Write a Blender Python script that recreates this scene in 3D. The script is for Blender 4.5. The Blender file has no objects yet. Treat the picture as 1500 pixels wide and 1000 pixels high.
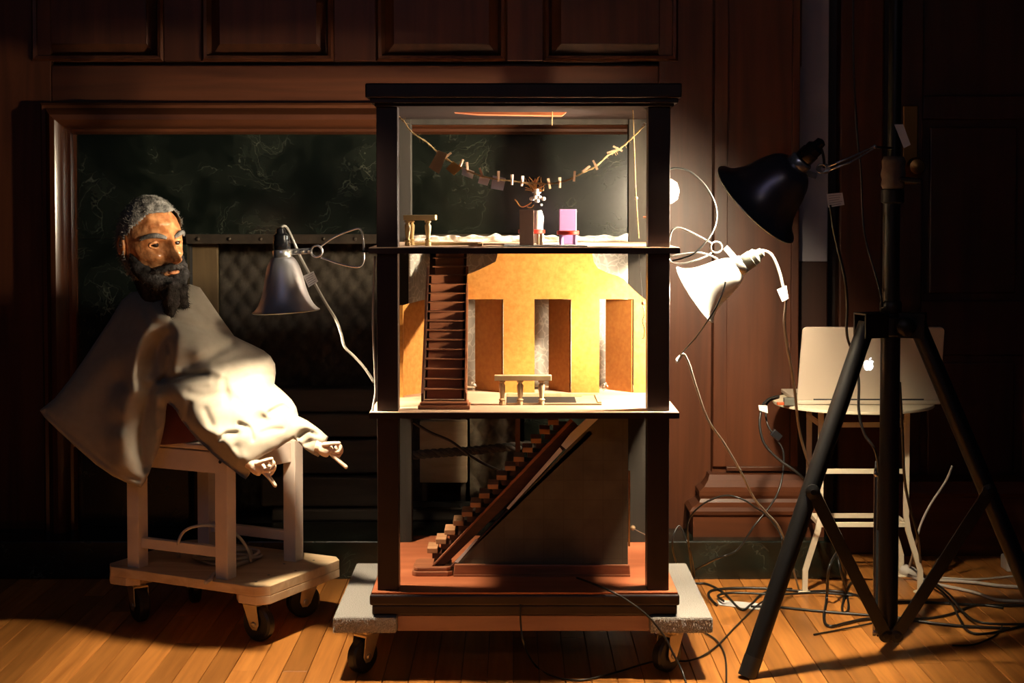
import bpy, bmesh, math, random
import numpy as np
from mathutils import Vector, Matrix, noise
from mathutils.geometry import delaunay_2d_cdt
random.seed(7)
PI = math.pi
sc = bpy.context.scene
col = sc.collection

# ------------------------------------------------------------------ camera
F, TH, CY, HC = 2200.0, math.radians(2.0), 376.826, 0.953
cam_d = bpy.data.cameras.new('camera'); cam = bpy.data.objects.new('camera', cam_d); col.objects.link(cam)
cam.location = (0, 0, HC); cam.rotation_euler = (PI/2 - TH, 0, 0)
cam_d.sensor_width = 36; cam_d.lens = 36*F/1500
cam_d.shift_y = -(500-CY)/1500
cam_d.clip_start = .05
sc.camera = cam
# ------------------------------------------------------------------ world, room light, exposure
w = bpy.data.worlds.new('world'); sc.world = w; w.use_nodes = True
w.node_tree.nodes['Background'].inputs[0].default_value = (.55, .6, .8, 1)
w.node_tree.nodes['Background'].inputs[1].default_value = .0045
sc.view_settings.view_transform = 'Standard'; sc.view_settings.look = 'None'
sc.view_settings.exposure = 0.0; sc.view_settings.gamma = 1; sc.view_settings.use_curve_mapping = False
try:
    sc.cycles.use_denoising = True
    sc.cycles.max_bounces = 8; sc.cycles.sample_clamp_indirect = 4
except Exception: pass
def room_light(name, loc, power, colr, rad):
    d = bpy.data.lights.new(name, 'POINT'); d.energy = power; d.color = colr; d.shadow_soft_size = rad
    o = bpy.data.objects.new(name, d); o.location = loc; col.objects.link(o); return o
# stage light high behind the camera, then an added panel and an added spot
room_light('stage_light', (0.75, -0.6, 2.3), 3.6, (1, .86, .72), .07)
_d = bpy.data.lights.new('added_fill_panel', 'AREA'); _d.shape = 'RECTANGLE'; _d.size = 2.4; _d.size_y = 1.0; _d.energy = 6; _d.color = (.74, .70, 1)  # added unseen panel, gives the lamp shades a lavender reflection
_o = bpy.data.objects.new('added_fill_panel', _d); _o.location = (-1.0, -2.2, 3.0); _o.rotation_euler = (math.radians(62), 0, math.radians(-12)); col.objects.link(_o)
_d = bpy.data.lights.new('added_face_spot', 'SPOT'); _d.energy = 300; _d.color = (1, .82, .58); _d.spot_size = math.radians(8.5); _d.spot_blend = .9; _d.shadow_soft_size = .035  # added unseen spot that lights the puppet's face
_o = bpy.data.objects.new('added_face_spot', _d); _o.location = (1.40, 1.68, 1.19); col.objects.link(_o)
_o.rotation_euler = (Vector((-.77, 3.26, .935))-Vector(_o.location)).to_track_quat('-Z', 'Y').to_euler()
BULB_W = dict(left=44.0, right=42.0, top=86.0, clip=20.0)

# ------------------------------------------------------------------ helpers
def ray(px, py):
    u = (px-750)/F; v = (CY-py)/F
    return (u, math.cos(TH)+v*math.sin(TH), -math.sin(TH)+v*math.cos(TH))
def at(px, py, Y):
    r = ray(px, py); t = Y/r[1]
    return Vector((r[0]*t, Y, HC+r[2]*t))
def onz(px, py, z=0.0):
    r = ray(px, py); t = (z-HC)/r[2]
    return Vector((r[0]*t, r[1]*t, z))
def X(px, Y): return at(px, 300, Y).x
def Z(py, Y): return at(750, py, Y).z

class MB:
    def __init__(s): s.v = []; s.f = []
    def add(s, vs, fs):
        n = len(s.v); s.v += [tuple(v) for v in vs]; s.f += [tuple(i+n for i in f) for f in fs]; return s
    def box(s, x0, x1, y0, y1, z0, z1, M=None):
        vs = [Vector((x, y, z)) for z in (z0, z1) for y in (y0, y1) for x in (x0, x1)]
        if M is not None: vs = [M @ v for v in vs]
        return s.add(vs, [(0,2,3,1),(4,5,7,6),(0,1,5,4),(2,6,7,3),(0,4,6,2),(1,3,7,5)])
    def hexa(s, vs): # bottom 4 (ccw), top 4
        return s.add(vs, [(3,2,1,0),(4,5,6,7),(0,1,5,4),(1,2,6,5),(2,3,7,6),(3,0,4,7)])
    def bar(s, a, b, wd, th, up=Vector((0,0,1))): # rectangular bar from a to b
        a = Vector(a); b = Vector(b); d = (b-a).normalized()
        sd = d.cross(up)
        if sd.length < 1e-4: sd = d.cross(Vector((0,1,0)))
        sd.normalize(); n = sd.cross(d)
        q = [(-1,-1),(1,-1),(1,1),(-1,1)]
        return s.hexa([a+sd*i*wd/2+n*j*th/2 for i,j in q]+[b+sd*i*wd/2+n*j*th/2 for i,j in q])
    def prism(s, pts, off):   # planar polygon (3D) swept by off
        n = len(pts); pts = [Vector(p) for p in pts]; off = Vector(off)
        vs = pts+[p+off for p in pts]
        fs = [tuple(range(n))[::-1], tuple(range(n, 2*n))]+[(i,(i+1)%n,(i+1)%n+n,i+n) for i in range(n)]
        return s.add(vs, fs)
    def tube(s, pts, r, seg=8, cap=True, closed=False):
        pts = [Vector(p) for p in pts]; n = len(pts)
        rs = r if isinstance(r, (list, tuple)) else [r]*n
        T = []
        for i in range(n):
            if closed: d = pts[(i+1)%n]-pts[i-1]
            else: d = pts[min(i+1,n-1)]-pts[max(i-1,0)]
            T.append(d.normalized() if d.length > 1e-9 else Vector((0,0,1)))
        u = T[0].orthogonal().normalized(); vs = []
        for i in range(n):
            u = (u-T[i]*u.dot(T[i]))
            if u.length < 1e-6: u = T[i].orthogonal()
            u.normalize(); w_ = T[i].cross(u)
            for k in range(seg):
                a = 2*PI*k/seg; vs.append(pts[i]+(u*math.cos(a)+w_*math.sin(a))*rs[i])
        fs = []
        m = n if closed else n-1
        for i in range(m):
            j = (i+1) % n
            for k in range(seg):
                fs.append((i*seg+k, i*seg+(k+1)%seg, j*seg+(k+1)%seg, j*seg+k))
        if cap and not closed:
            fs.append(tuple(range(seg))[::-1]); fs.append(tuple(range((n-1)*seg, n*seg)))
        return s.add(vs, fs)
    def lathe(s, prof, o=(0,0,0), ax=(0,0,1), seg=24, cap=True):   # prof: (r, h) along ax
        o = Vector(o); ax = Vector(ax).normalized(); u = ax.orthogonal().normalized(); w_ = ax.cross(u)
        vs = []; n = len(prof)
        for r, h in prof:
            for k in range(seg):
                a = 2*PI*k/seg; vs.append(o+ax*h+(u*math.cos(a)+w_*math.sin(a))*r)
        fs = [(i*seg+k, i*seg+(k+1)%seg, (i+1)*seg+(k+1)%seg, (i+1)*seg+k) for i in range(n-1) for k in range(seg)]
        if cap: fs += [tuple(range(seg))[::-1], tuple(range((n-1)*seg, n*seg))]
        return s.add(vs, fs)
    def ball(s, c, r, seg=12, rings=8, M=None):
        c = Vector(c); rr = Vector((r,r,r)) if not hasattr(r, '__len__') else Vector(r)
        vs = []
        for i in range(rings+1):
            t = PI*i/rings
            for k in range(seg):
                a = 2*PI*k/seg
                p = Vector((math.sin(t)*math.cos(a)*rr.x, math.sin(t)*math.sin(a)*rr.y, math.cos(t)*rr.z))
                if M is not None: p = M @ p
                vs.append(c+p)
        return s.add(vs, [(i*seg+k, (i+1)*seg+k, (i+1)*seg+(k+1)%seg, i*seg+(k+1)%seg) for i in range(rings) for k in range(seg)])
    def build(s, name, mat, parent=None, smooth=False, bevel=0, kind=None, label=None):
        me = bpy.data.meshes.new(name); me.from_pydata(s.v, [], s.f)
        bm = bmesh.new(); bm.from_mesh(me)
        bmesh.ops.remove_doubles(bm, verts=bm.verts, dist=1e-6)
        bmesh.ops.recalc_face_normals(bm, faces=bm.faces); bm.to_mesh(me); bm.free()
        if mat: me.materials.append(mat)
        o = bpy.data.objects.new(name, me); col.objects.link(o)
        if parent is not None: attach(o, parent)
        if smooth:
            me.shade_smooth()
            if smooth == 'auto':
                me.set_sharp_from_angle(angle=math.radians(38))
        if bevel:
            m = o.modifiers.new('bevel', 'BEVEL'); m.width = bevel; m.segments = 2; m.limit_method = 'ANGLE'; m.angle_limit = math.radians(40)
        if kind: o['kind'] = kind
        if label: o['label'] = label
        return o
def root_inv(p):
    m = Matrix.Translation(p.location) @ p.rotation_euler.to_matrix().to_4x4()
    return m.inverted()
def world_of(p):
    M = Matrix.Identity(4)
    while p is not None:
        M = (Matrix.Translation(p.location) @ p.rotation_euler.to_matrix().to_4x4()) @ M; p = p.parent
    return M
def attach(o, p):   # geometry was made in world space: bring it into the parent's frame
    o.data.transform(world_of(p).inverted()); o.parent = p
def tag(o, label, cat, group=None):
    o['label'] = label; o['category'] = cat
    if group: o['group'] = group
    return o
def thing(name, label, cat, loc=(0,0,0), rz=0, group=None):
    o = bpy.data.objects.new(name, None); o.empty_display_size = .05; col.objects.link(o)
    o.location = loc; o.rotation_euler = (0, 0, rz); return tag(o, label, cat, group)
def structure(o): o['kind'] = 'structure'; return o
def copy_tree(o, parent=None):
    c = o.copy(); col.objects.link(c)
    if parent is not None: c.parent = parent
    for ch in [k for k in bpy.data.objects if k.parent == o]: copy_tree(ch, c)
    return c
def smooth_path(pts, n=8):
    P = [Vector(p) for p in pts]; out = []
    for i in range(len(P)-1):
        p0 = P[max(i-1,0)]; p1 = P[i]; p2 = P[i+1]; p3 = P[min(i+2,len(P)-1)]
        for k in range(n):
            t = k/n
            out.append(.5*((2*p1)+(p2-p0)*t+(2*p0-5*p1+4*p2-p3)*t*t+(3*p1-p0-3*p2+p3)*t**3))
    out.append(P[-1]); return out

# ------------------------------------------------------------------ materials
def mat_new(name):
    m = bpy.data.materials.new(name); m.use_nodes = True
    return m, m.node_tree, m.node_tree.nodes['Principled BSDF']
def plain(name, c, rough=.5, metal=0, spec=.5, emit=None, es=0, coat=0):
    m, nt, b = mat_new(name)
    b.inputs['Base Color'].default_value = (*c, 1); b.inputs['Roughness'].default_value = rough
    b.inputs['Metallic'].default_value = metal; b.inputs['Specular IOR Level'].default_value = spec
    if coat: b.inputs['Coat Weight'].default_value = coat; b.inputs['Coat Roughness'].default_value = .08
    if emit: b.inputs['Emission Color'].default_value = (*emit, 1); b.inputs['Emission Strength'].default_value = es
    return m
def noisy(name, c1, c2, scale=(20,20,20), rough=.5, detail=5, bump=0, vary=0, spec=.5, lo=.35, hi=.7, metal=0, bscale=None, dist=0):
    m, nt, b = mat_new(name); N = nt.nodes; L = nt.links
    tc = N.new('ShaderNodeTexCoord'); mp = N.new('ShaderNodeMapping'); mp.inputs['Scale'].default_value = scale
    L.new(tc.outputs['Object'], mp.inputs[0])
    vec = mp.outputs[0]
    if vary:
        oi = N.new('ShaderNodeObjectInfo'); mu = N.new('ShaderNodeVectorMath'); mu.operation = 'ADD'
        sc_ = N.new('ShaderNodeMath'); sc_.operation = 'MULTIPLY'; sc_.inputs[1].default_value = 37
        L.new(oi.outputs['Random'], sc_.inputs[0]); L.new(vec, mu.inputs[0]); L.new(sc_.outputs[0], mu.inputs[1]); vec = mu.outputs[0]
    n = N.new('ShaderNodeTexNoise'); n.inputs['Scale'].default_value = 1; n.inputs['Detail'].default_value = detail; n.inputs['Distortion'].default_value = dist
    L.new(vec, n.inputs['Vector'])
    r = N.new('ShaderNodeValToRGB'); r.color_ramp.elements[0].position = lo; r.color_ramp.elements[1].position = hi
    r.color_ramp.elements[0].color = (*c1, 1); r.color_ramp.elements[1].color = (*c2, 1)
    L.new(n.outputs['Fac'], r.inputs[0]); out = r.outputs[0]
    if vary:
        hs = N.new('ShaderNodeHueSaturation'); mr = N.new('ShaderNodeMapRange')
        mr.inputs['To Min'].default_value = 1-vary; mr.inputs['To Max'].default_value = 1+vary
        L.new(oi.outputs['Random'], mr.inputs[0]); L.new(mr.outputs[0], hs.inputs['Value']); L.new(out, hs.inputs['Color']); out = hs.outputs[0]
    L.new(out, b.inputs['Base Color']); b.inputs['Roughness'].default_value = rough
    b.inputs['Specular IOR Level'].default_value = spec; b.inputs['Metallic'].default_value = metal
    if bump:
        bp = N.new('ShaderNodeBump'); bp.inputs['Strength'].default_value = bump; bp.inputs['Distance'].default_value = .002
        src = n.outputs['Fac']
        if bscale:
            n2 = N.new('ShaderNodeTexNoise'); n2.inputs['Scale'].default_value = bscale; n2.inputs['Detail'].default_value = 3
            L.new(tc.outputs['Object'], n2.inputs['Vector']); src = n2.outputs['Fac']
        L.new(src, bp.inputs['Height']); L.new(bp.outputs[0], b.inputs['Normal'])
    return m
def marble(name):
    m, nt, b = mat_new(name); N = nt.nodes; L = nt.links
    tc = N.new('ShaderNodeTexCoord')
    n0 = N.new('ShaderNodeTexNoise'); n0.inputs['Scale'].default_value = 5; n0.inputs['Detail'].default_value = 6
    L.new(tc.outputs['Object'], n0.inputs['Vector'])
    mx = N.new('ShaderNodeMix'); mx.data_type = 'RGBA'; mx.blend_type = 'LINEAR_LIGHT'; mx.inputs[0].default_value = .22
    L.new(tc.outputs['Object'], mx.inputs[6]); L.new(n0.outputs['Color'], mx.inputs[7])
    outs = []
    for sx, sz, th_ in ((4, 9, .010), (8, 24, .013)):
        mp = N.new('ShaderNodeMapping'); mp.inputs['Scale'].default_value = (sx, 4, sz); mp.inputs['Rotation'].default_value = (0, .5, 0)
        L.new(mx.outputs[2], mp.inputs[0])
        v = N.new('ShaderNodeTexVoronoi'); v.feature = 'DISTANCE_TO_EDGE'; v.inputs['Scale'].default_value = 1
        L.new(mp.outputs[0], v.inputs['Vector'])
        r = N.new('ShaderNodeMapRange'); r.inputs['From Max'].default_value = th_; r.inputs['To Min'].default_value = 1; r.inputs['To Max'].default_value = 0
        L.new(v.outputs['Distance'], r.inputs[0]); outs.append(r.outputs[0])
    n1 = N.new('ShaderNodeTexNoise'); n1.inputs['Scale'].default_value = 9; n1.inputs['Detail'].default_value = 7
    L.new(mx.outputs[2], n1.inputs['Vector'])
    gate = N.new('ShaderNodeMapRange'); gate.inputs['From Min'].default_value = .50; gate.inputs['From Max'].default_value = .80
    L.new(n1.outputs['Fac'], gate.inputs[0])
    a = N.new('ShaderNodeMath'); a.operation = 'MAXIMUM'; L.new(outs[0], a.inputs[0]); L.new(outs[1], a.inputs[1])
    g = N.new('ShaderNodeMath'); g.operation = 'MULTIPLY'; L.new(a.outputs[0], g.inputs[0]); L.new(gate.outputs[0], g.inputs[1])
    cl = N.new('ShaderNodeValToRGB'); cl.color_ramp.elements[0].color = (.004,.006,.004,1); cl.color_ramp.elements[1].color = (.022,.027,.019,1)
    cl.color_ramp.elements[0].position = .4; cl.color_ramp.elements[1].position = .85
    L.new(n1.outputs['Fac'], cl.inputs[0])
    m2 = N.new('ShaderNodeMix'); m2.data_type = 'RGBA'; L.new(g.outputs[0], m2.inputs[0]); L.new(cl.outputs[0], m2.inputs[6]); m2.inputs[7].default_value = (.15,.155,.12,1)
    L.new(m2.outputs[2], b.inputs['Base Color']); b.inputs['Roughness'].default_value = .22
    return m
def fibre_paper(name):
    m, nt, b = mat_new(name); N = nt.nodes; L = nt.links
    tc = N.new('ShaderNodeTexCoord')
    n0 = N.new('ShaderNodeTexNoise'); n0.inputs['Scale'].default_value = 25; L.new(tc.outputs['Object'], n0.inputs['Vector'])
    mx = N.new('ShaderNodeMix'); mx.data_type = 'RGBA'; mx.blend_type = 'LINEAR_LIGHT'; mx.inputs[0].default_value = .03
    L.new(tc.outputs['Object'], mx.inputs[6]); L.new(n0.outputs['Color'], mx.inputs[7])
    v = N.new('ShaderNodeTexVoronoi'); v.feature = 'DISTANCE_TO_EDGE'; v.inputs['Scale'].default_value = 42
    L.new(mx.outputs[2], v.inputs['Vector'])
    r = N.new('ShaderNodeValToRGB'); r.color_ramp.elements[0].color = (.86,.83,.76,1); r.color_ramp.elements[1].color = (.6,.57,.51,1); r.color_ramp.elements[1].position = .09
    L.new(v.outputs['Distance'], r.inputs[0]); L.new(r.outputs[0], b.inputs['Base Color']); b.inputs['Roughness'].default_value = .9
    b.inputs['Specular IOR Level'].default_value = .1
    tr = N.new('ShaderNodeBsdfTranslucent'); L.new(r.outputs[0], tr.inputs[0])
    ms = N.new('ShaderNodeMixShader'); ms.inputs[0].default_value = .3
    L.new(b.outputs[0], ms.inputs[1]); L.new(tr.outputs[0], ms.inputs[2]); L.new(ms.outputs[0], N['Material Output'].inputs[0])
    return m
def tile_paper(name):     # faded brown patterned paper of the stair wall: a faint printed lattice
    m, nt, b = mat_new(name); N = nt.nodes; L = nt.links
    tc = N.new('ShaderNodeTexCoord'); mp = N.new('ShaderNodeMapping'); mp.inputs['Scale'].default_value = (24,24,24); mp.inputs['Rotation'].default_value = (PI/2, 0, 0)
    L.new(tc.outputs['Object'], mp.inputs[0])
    br = N.new('ShaderNodeTexBrick'); br.offset = 0; br.inputs['Scale'].default_value = 1; br.inputs['Brick Width'].default_value = 1; br.inputs['Row Height'].default_value = 1
    br.inputs['Color1'].default_value = (.105,.092,.060,1); br.inputs['Color2'].default_value = (.112,.098,.064,1); br.inputs['Mortar'].default_value = (.094,.082,.053,1); br.inputs['Mortar Size'].default_value = .03
    L.new(mp.outputs[0], br.inputs['Vector'])
    n = N.new('ShaderNodeTexNoise'); n.inputs['Scale'].default_value = 14; n.inputs['Detail'].default_value = 6; L.new(tc.outputs['Object'], n.inputs['Vector'])
    mx = N.new('ShaderNodeMix'); mx.data_type = 'RGBA'; mx.blend_type = 'OVERLAY'; mx.inputs[0].default_value = .7
    L.new(br.outputs['Color'], mx.inputs[6]); L.new(n.outputs['Fac'], mx.inputs[7]); L.new(mx.outputs[2], b.inputs['Base Color']); b.inputs['Roughness'].default_value = .7
    return m
def fabric(name, c, rough=.85, bs=900, sheen=.3):
    m = noisy(name, tuple(x*.9 for x in c), c, scale=(60,60,60), rough=rough, bump=.12, bscale=bs, spec=.2)
    m.node_tree.nodes['Principled BSDF'].inputs['Sheen Weight'].default_value = sheen
    return m

M = {}
M['mahogany'] = noisy('mahogany', (.048,.0145,.006), (.105,.033,.0125), scale=(26,26,1.6), rough=.4, spec=.32, detail=6, lo=.3, hi=.75, dist=.6)
M['mahogany_gloss'] = noisy('mahogany_gloss', (.048,.0145,.006), (.105,.033,.0125), scale=(26,26,1.6), rough=.2, detail=6, lo=.3, hi=.75, dist=.6)
M['mahogany_h'] = noisy('mahogany_h', (.048,.0145,.006), (.105,.033,.0125), scale=(1.6,26,26), rough=.4, spec=.32, detail=6, lo=.3, hi=.75, dist=.6)
M['door_wood'] = noisy('door_wood', (.022,.008,.005), (.05,.016,.008), scale=(22,22,1.5), rough=.4, detail=5)
M['plank'] = noisy('plank', (.34,.125,.026), (.60,.245,.056), scale=(60,3.2,60), rough=.34, detail=10, vary=.3, lo=.25, hi=.75, dist=.4)
M['subfloor'] = plain('subfloor', (.015,.008,.004), .9)
M['marble'] = marble('marble')
M['plaster'] = noisy('plaster', (.40,.37,.42), (.46,.43,.47), scale=(12,12,12), rough=.8)
M['black_wood'] = noisy('black_wood', (.015,.007,.0065), (.026,.0125,.0105), scale=(30,30,3), rough=.42, spec=.4)
M['under_wood'] = noisy('under_wood', (.012,.007,.006), (.02,.012,.010), scale=(30,30,3), rough=.7, spec=.12)
M['grey_lit_wood'] = noisy('grey_lit_wood', (.016,.0135,.011), (.028,.024,.019), scale=(40,40,3), rough=.65, spec=.15)  # grey tint puts the lamp light on the rear posts into the colour
M['shelf_top'] = noisy('shelf_top', (.62,.40,.27), (.78,.56,.40), scale=(5,30,30), rough=.5, detail=6)
M['base_red'] = noisy('base_red', (.36,.10,.04), (.50,.17,.075), scale=(5,26,26), rough=.4, detail=6)
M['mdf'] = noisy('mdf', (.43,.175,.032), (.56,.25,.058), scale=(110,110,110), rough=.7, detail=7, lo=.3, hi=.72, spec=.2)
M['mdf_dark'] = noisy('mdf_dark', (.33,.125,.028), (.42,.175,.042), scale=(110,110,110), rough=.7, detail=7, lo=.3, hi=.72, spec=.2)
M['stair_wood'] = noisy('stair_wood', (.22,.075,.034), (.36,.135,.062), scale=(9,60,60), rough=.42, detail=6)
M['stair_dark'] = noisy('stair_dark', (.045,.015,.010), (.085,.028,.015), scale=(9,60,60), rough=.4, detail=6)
M['stair_tread_lit'] = noisy('stair_tread_lit', (.32,.155,.07), (.48,.26,.135), scale=(9,60,60), rough=.5, detail=6)
M['pale_wood'] = noisy('pale_wood', (.62,.42,.22), (.78,.57,.33), scale=(40,40,6), rough=.5, detail=5)
M['gold_wood'] = noisy('gold_wood', (.5,.34,.13), (.66,.47,.2), scale=(40,40,6), rough=.5, detail=5)
M['pine'] = noisy('pine', (.62,.43,.24), (.80,.62,.40), scale=(5,34,34), rough=.5, detail=6, dist=.8)
M['white_paint'] = noisy('white_paint', (.70,.60,.52), (.76,.66,.58), scale=(20,20,20), rough=.4)
M['carpet'] = noisy('carpet', (.22,.21,.195), (.42,.40,.37), scale=(500,500,500), rough=.95, detail=2, bump=.6, spec=.1)
M['pink_wood'] = noisy('pink_wood', (.26,.145,.105), (.36,.21,.155), scale=(4,30,30), rough=.5)
M['rubber'] = plain('rubber', (.012,.012,.012), .42)
M['steel'] = plain('steel', (.62,.60,.56), .28, 1)
M['zinc'] = plain('zinc', (.70,.60,.44), .38, 1)
M['chrome'] = plain('chrome', (.85,.83,.80), .25, .85)
M['brass'] = plain('brass', (.55,.26,.08), .35, 1)
M['alu'] = plain('alu', (.80,.79,.82), .45, .7)
M['white_enamel'] = plain('white_enamel', (.90,.90,.86), .25)
M['black_enamel'] = plain('black_enamel', (.16,.145,.18), .3, .75, .6)
M['inside_white'] = plain('inside_white', (.86,.86,.84), .45)
M['bakelite'] = plain('bakelite', (.012,.012,.014), .18)
M['grey_socket'] = plain('grey_socket', (.10,.105,.09), .3)
M['black_metal'] = plain('black_metal', (.006,.006,.0065), .42, 0, .35)
M['black_cable'] = plain('black_cable', (.012,.012,.012), .35)
M['white_cable'] = plain('white_cable', (.55,.52,.47), .4)
M['grey_cable'] = plain('grey_cable', (.33,.31,.27), .35)
M['paper'] = plain('paper', (.82,.80,.78), .8)
M['print'] = plain('print', (.12,.12,.14), .8)
M['fibre'] = fibre_paper('fibre')
M['tilepaper'] = tile_paper('tilepaper')
M['cloth'] = fabric('cloth', (.33,.295,.24), .78, 900, .15)
M['maroon'] = fabric('maroon', (.09,.018,.014))
M['skin'] = noisy('skin', (.27,.092,.028), (.60,.28,.115), scale=(55,55,55), rough=.3, detail=7, bump=.5, bscale=130, lo=.36, hi=.66)
M['hand'] = noisy('hand', (.72,.54,.40), (.84,.68,.54), scale=(60,60,60), rough=.45, bump=.3, bscale=150)
M['hair'] = noisy('hair', (.10,.095,.085), (.34,.32,.29), scale=(50,50,50), rough=.9, detail=6, bump=.9, bscale=240, spec=.1)
M['beard'] = noisy('beard', (.012,.010,.009), (.05,.045,.042), scale=(60,60,60), rough=.9, detail=6, bump=.9, bscale=240, spec=.1)
M['brow'] = noisy('brow', (.10,.095,.085), (.17,.16,.15), scale=(90,90,90), rough=.9, bump=.8, bscale=300, spec=.1)
M['eye'] = plain('eye', (.012,.007,.005), .06)
M['mouth'] = plain('mouth', (.38,.14,.05), .6)
M['twine'] = noisy('twine', (.40,.24,.09), (.62,.42,.2), scale=(300,300,300), rough=.85)
M['pin'] = noisy('pin', (.60,.36,.22), (.74,.48,.31), scale=(90,90,90), rough=.6)
M['card_brown'] = plain('card_brown', (.38,.24,.12), .8)
M['card_ochre'] = plain('card_ochre', (.50,.27,.07), .8)
M['card_white'] = plain('card_white', (.72,.66,.66), .8)
M['card_pink'] = plain('card_pink', (.66,.52,.54), .8)
M['card_lilac'] = plain('card_lilac', (.50,.42,.50), .8)
M['chair_brown'] = noisy('chair_brown', (.30,.17,.12), (.37,.21,.15), scale=(60,60,6), rough=.6)
M['red'] = plain('red', (.62,.035,.015), .4)
M['purple'] = plain('purple', (.52,.28,.60), .5)
M['figure_white'] = plain('figure_white', (.86,.83,.78), .7)
M['quilt'] = noisy('quilt', (.13,.10,.066), (.21,.168,.115), scale=(50,50,50), rough=.9, bump=.4, bscale=300)  # brighter quilt copy: lamplight on the narrow pad put into the colour
M['dark_board'] = noisy('dark_board', (.06,.047,.034), (.105,.085,.062), scale=(4,30,30), rough=.7, vary=.15)
M['pale_board'] = noisy('pale_board', (.46,.34,.21), (.62,.48,.31), scale=(5,34,34), rough=.7, dist=.8)
M['rope'] = noisy('rope', (.05,.045,.04), (.10,.09,.08), scale=(120,120,120), rough=.6)
M['soot_and_shade'] = plain('soot_and_shade', (.010,.009,.008), .9)
M['oak_side'] = noisy('oak_side', (.10,.06,.022), (.15,.095,.038), scale=(40,40,3), rough=.7)
M['strip_metal'] = noisy('strip_metal', (.06,.045,.03), (.10,.075,.05), scale=(30,30,30), rough=.45, metal=.6)
M['laptop'] = plain('laptop', (.62,.53,.43), .45, .25)
M['logo'] = plain('logo', (.9,.93,1), .5, emit=(.9,.95,1), es=1.6)
M['keys'] = plain('keys', (.02,.02,.02), .5)
M['cream'] = plain('cream', (.74,.66,.50), .4)
M['tapecloth'] = noisy('tapecloth', (.10,.07,.055), (.15,.11,.085), scale=(60,60,60), rough=.8)
M['orange_plastic'] = plain('orange_plastic', (.55,.08,.02), .4)
M['led'] = plain('led', (.9,.95,1), .5, emit=(1,.88,.70), es=BULB_W['clip']/(PI*PI*.022**2))
def bulb_mat(name, watt, area, c=(1, .80, .56)):
    L_ = watt/(PI*area)
    return plain(name, c, .4, emit=c, es=L_)

# ------------------------------------------------------------------ setting: floor
FL = structure(MB().box(-3.2, 3.6, .9, 4.75, -.06, -.012).build('floor', M['subfloor']))
pw = .0525; i = 0; x = -1.52
random.seed(3)
while x < 1.75:
    y = 1.5-random.random()*.6
    while y < 4.5:
        ln = random.uniform(.7, 1.5); y1 = min(y+ln, 4.6)
        g = .0005; d = random.uniform(0, .0008)
        b = MB(); a0, a1, c0, c1 = x+g, x+pw-g, y+g*.5, y1-g*.5; e = .0012
        b.add([(a0,c0,-.011),(a1,c0,-.011),(a1,c1,-.011),(a0,c1,-.011),(a0,c0,-e-d),(a1,c0,-e-d),(a1,c1,-e-d),(a0,c1,-e-d),
               (a0+e,c0+e,-d),(a1-e,c0+e,-d),(a1-e,c1-e,-d),(a0+e,c1-e,-d)],
              [(3,2,1,0),(0,1,5,4),(1,2,6,5),(2,3,7,6),(3,0,4,7),(4,5,9,8),(5,6,10,9),(6,7,11,10),(7,4,8,11),(8,9,10,11)])
        b.build('plank', M['plank'], FL)
        y = y1
    x += pw

# ------------------------------------------------------------------ setting: panelled wall
YW = 3.95            # wood wall plane
xw0, xw1 = -2.1, X(1043, YW)
WB = structure(MB().box(xw0, -1.5, YW+.02, YW+.10, 0, 2.4).build('wall_back', M['mahogany']))
MB().box(xw0, X(1175,YW), YW+.02, YW+.08, Z(96,YW), 2.4).build('panel_backing', M['mahogany'], WB)
# stiles and the wide rail over the fireplace
fx0, fx1, fz1 = X(58, YW-.05), X(978, YW-.05), Z(150, YW-.05)
MB().box(xw0, fx0+.02, YW-.006, YW+.02, .09, 2.3).build('stile', M['mahogany'], WB, bevel=.003)
MB().box(fx1-.02, X(1052,YW), YW-.006, YW+.03, .09, 2.3).build('stile', M['mahogany'], WB, bevel=.003)
MB().box(fx0+.02, fx1-.02, YW-.006, YW+.02, fz1-.03, Z(96,YW)).build('rail', M['mahogany_h'], WB, bevel=.003)
pans = [(50,242),(298,490),(552,742),(796,992)]
zb = Z(90, YW); zt = 1.86
edges = [fx0+.02]+[v for p in pans for v in (X(p[0],YW), X(p[1],YW))]+[fx1-.02]
for k in range(1, 4):
    MB().box(X(pans[k-1][1],YW), X(pans[k][0],YW), YW-.006, YW+.02, zb, zt).build('stile', M['mahogany'], WB, bevel=.003)
for a, b_ in pans:
    x0, x1 = X(a,YW), X(b_,YW)
    fr = MB()     # moulded edge around each panel
    for (u0, d0, u1, d1) in ((0,.006,.006,.014),(.006,.014,.014,.012),(.014,.012,.022,-.014)):
        ring = [[(x0+u,zb+u),(x1-u,zb+u),(x1-u,zt-u),(x0+u,zt-u)] for u in (u0,u1)]
        vs = [(p[0], YW-d0, p[1]) for p in ring[0]]+[(p[0], YW-d1, p[1]) for p in ring[1]]
        fr.add(vs, [(q,(q+1)%4,(q+1)%4+4,q+4) for q in range(4)])
    fr.build('panel_moulding', M['mahogany'], WB)
    pn = MB(); u0, u1 = .022, .046
    r0 = [(x0+u0,zb+u0-.006),(x1-u0,zb+u0-.006),(x1-u0,zt-u0),(x0+u0,zt-u0)]; r1 = [(x0+u1,zb+u1),(x1-u1,zb+u1),(x1-u1,zt-u1),(x0+u1,zt-u1)]
    r2 = [(p[0], p[1]) for p in r1]
    vs = [(p[0],YW+.016,p[1]) for p in r0]+[(p[0],YW+.002,p[1]) for p in r1]+[(p[0],YW-.002,p[1]) for p in r2]
    pn.add(vs, [(q,(q+1)%4,(q+1)%4+4,q+4) for q in range(4)]+[(q+4,(q+1)%4+4,(q+1)%4+8,q+8) for q in range(4)]+[(8,9,10,11)])
    pn.build('raised_panel', M['mahogany'], WB)

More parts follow.
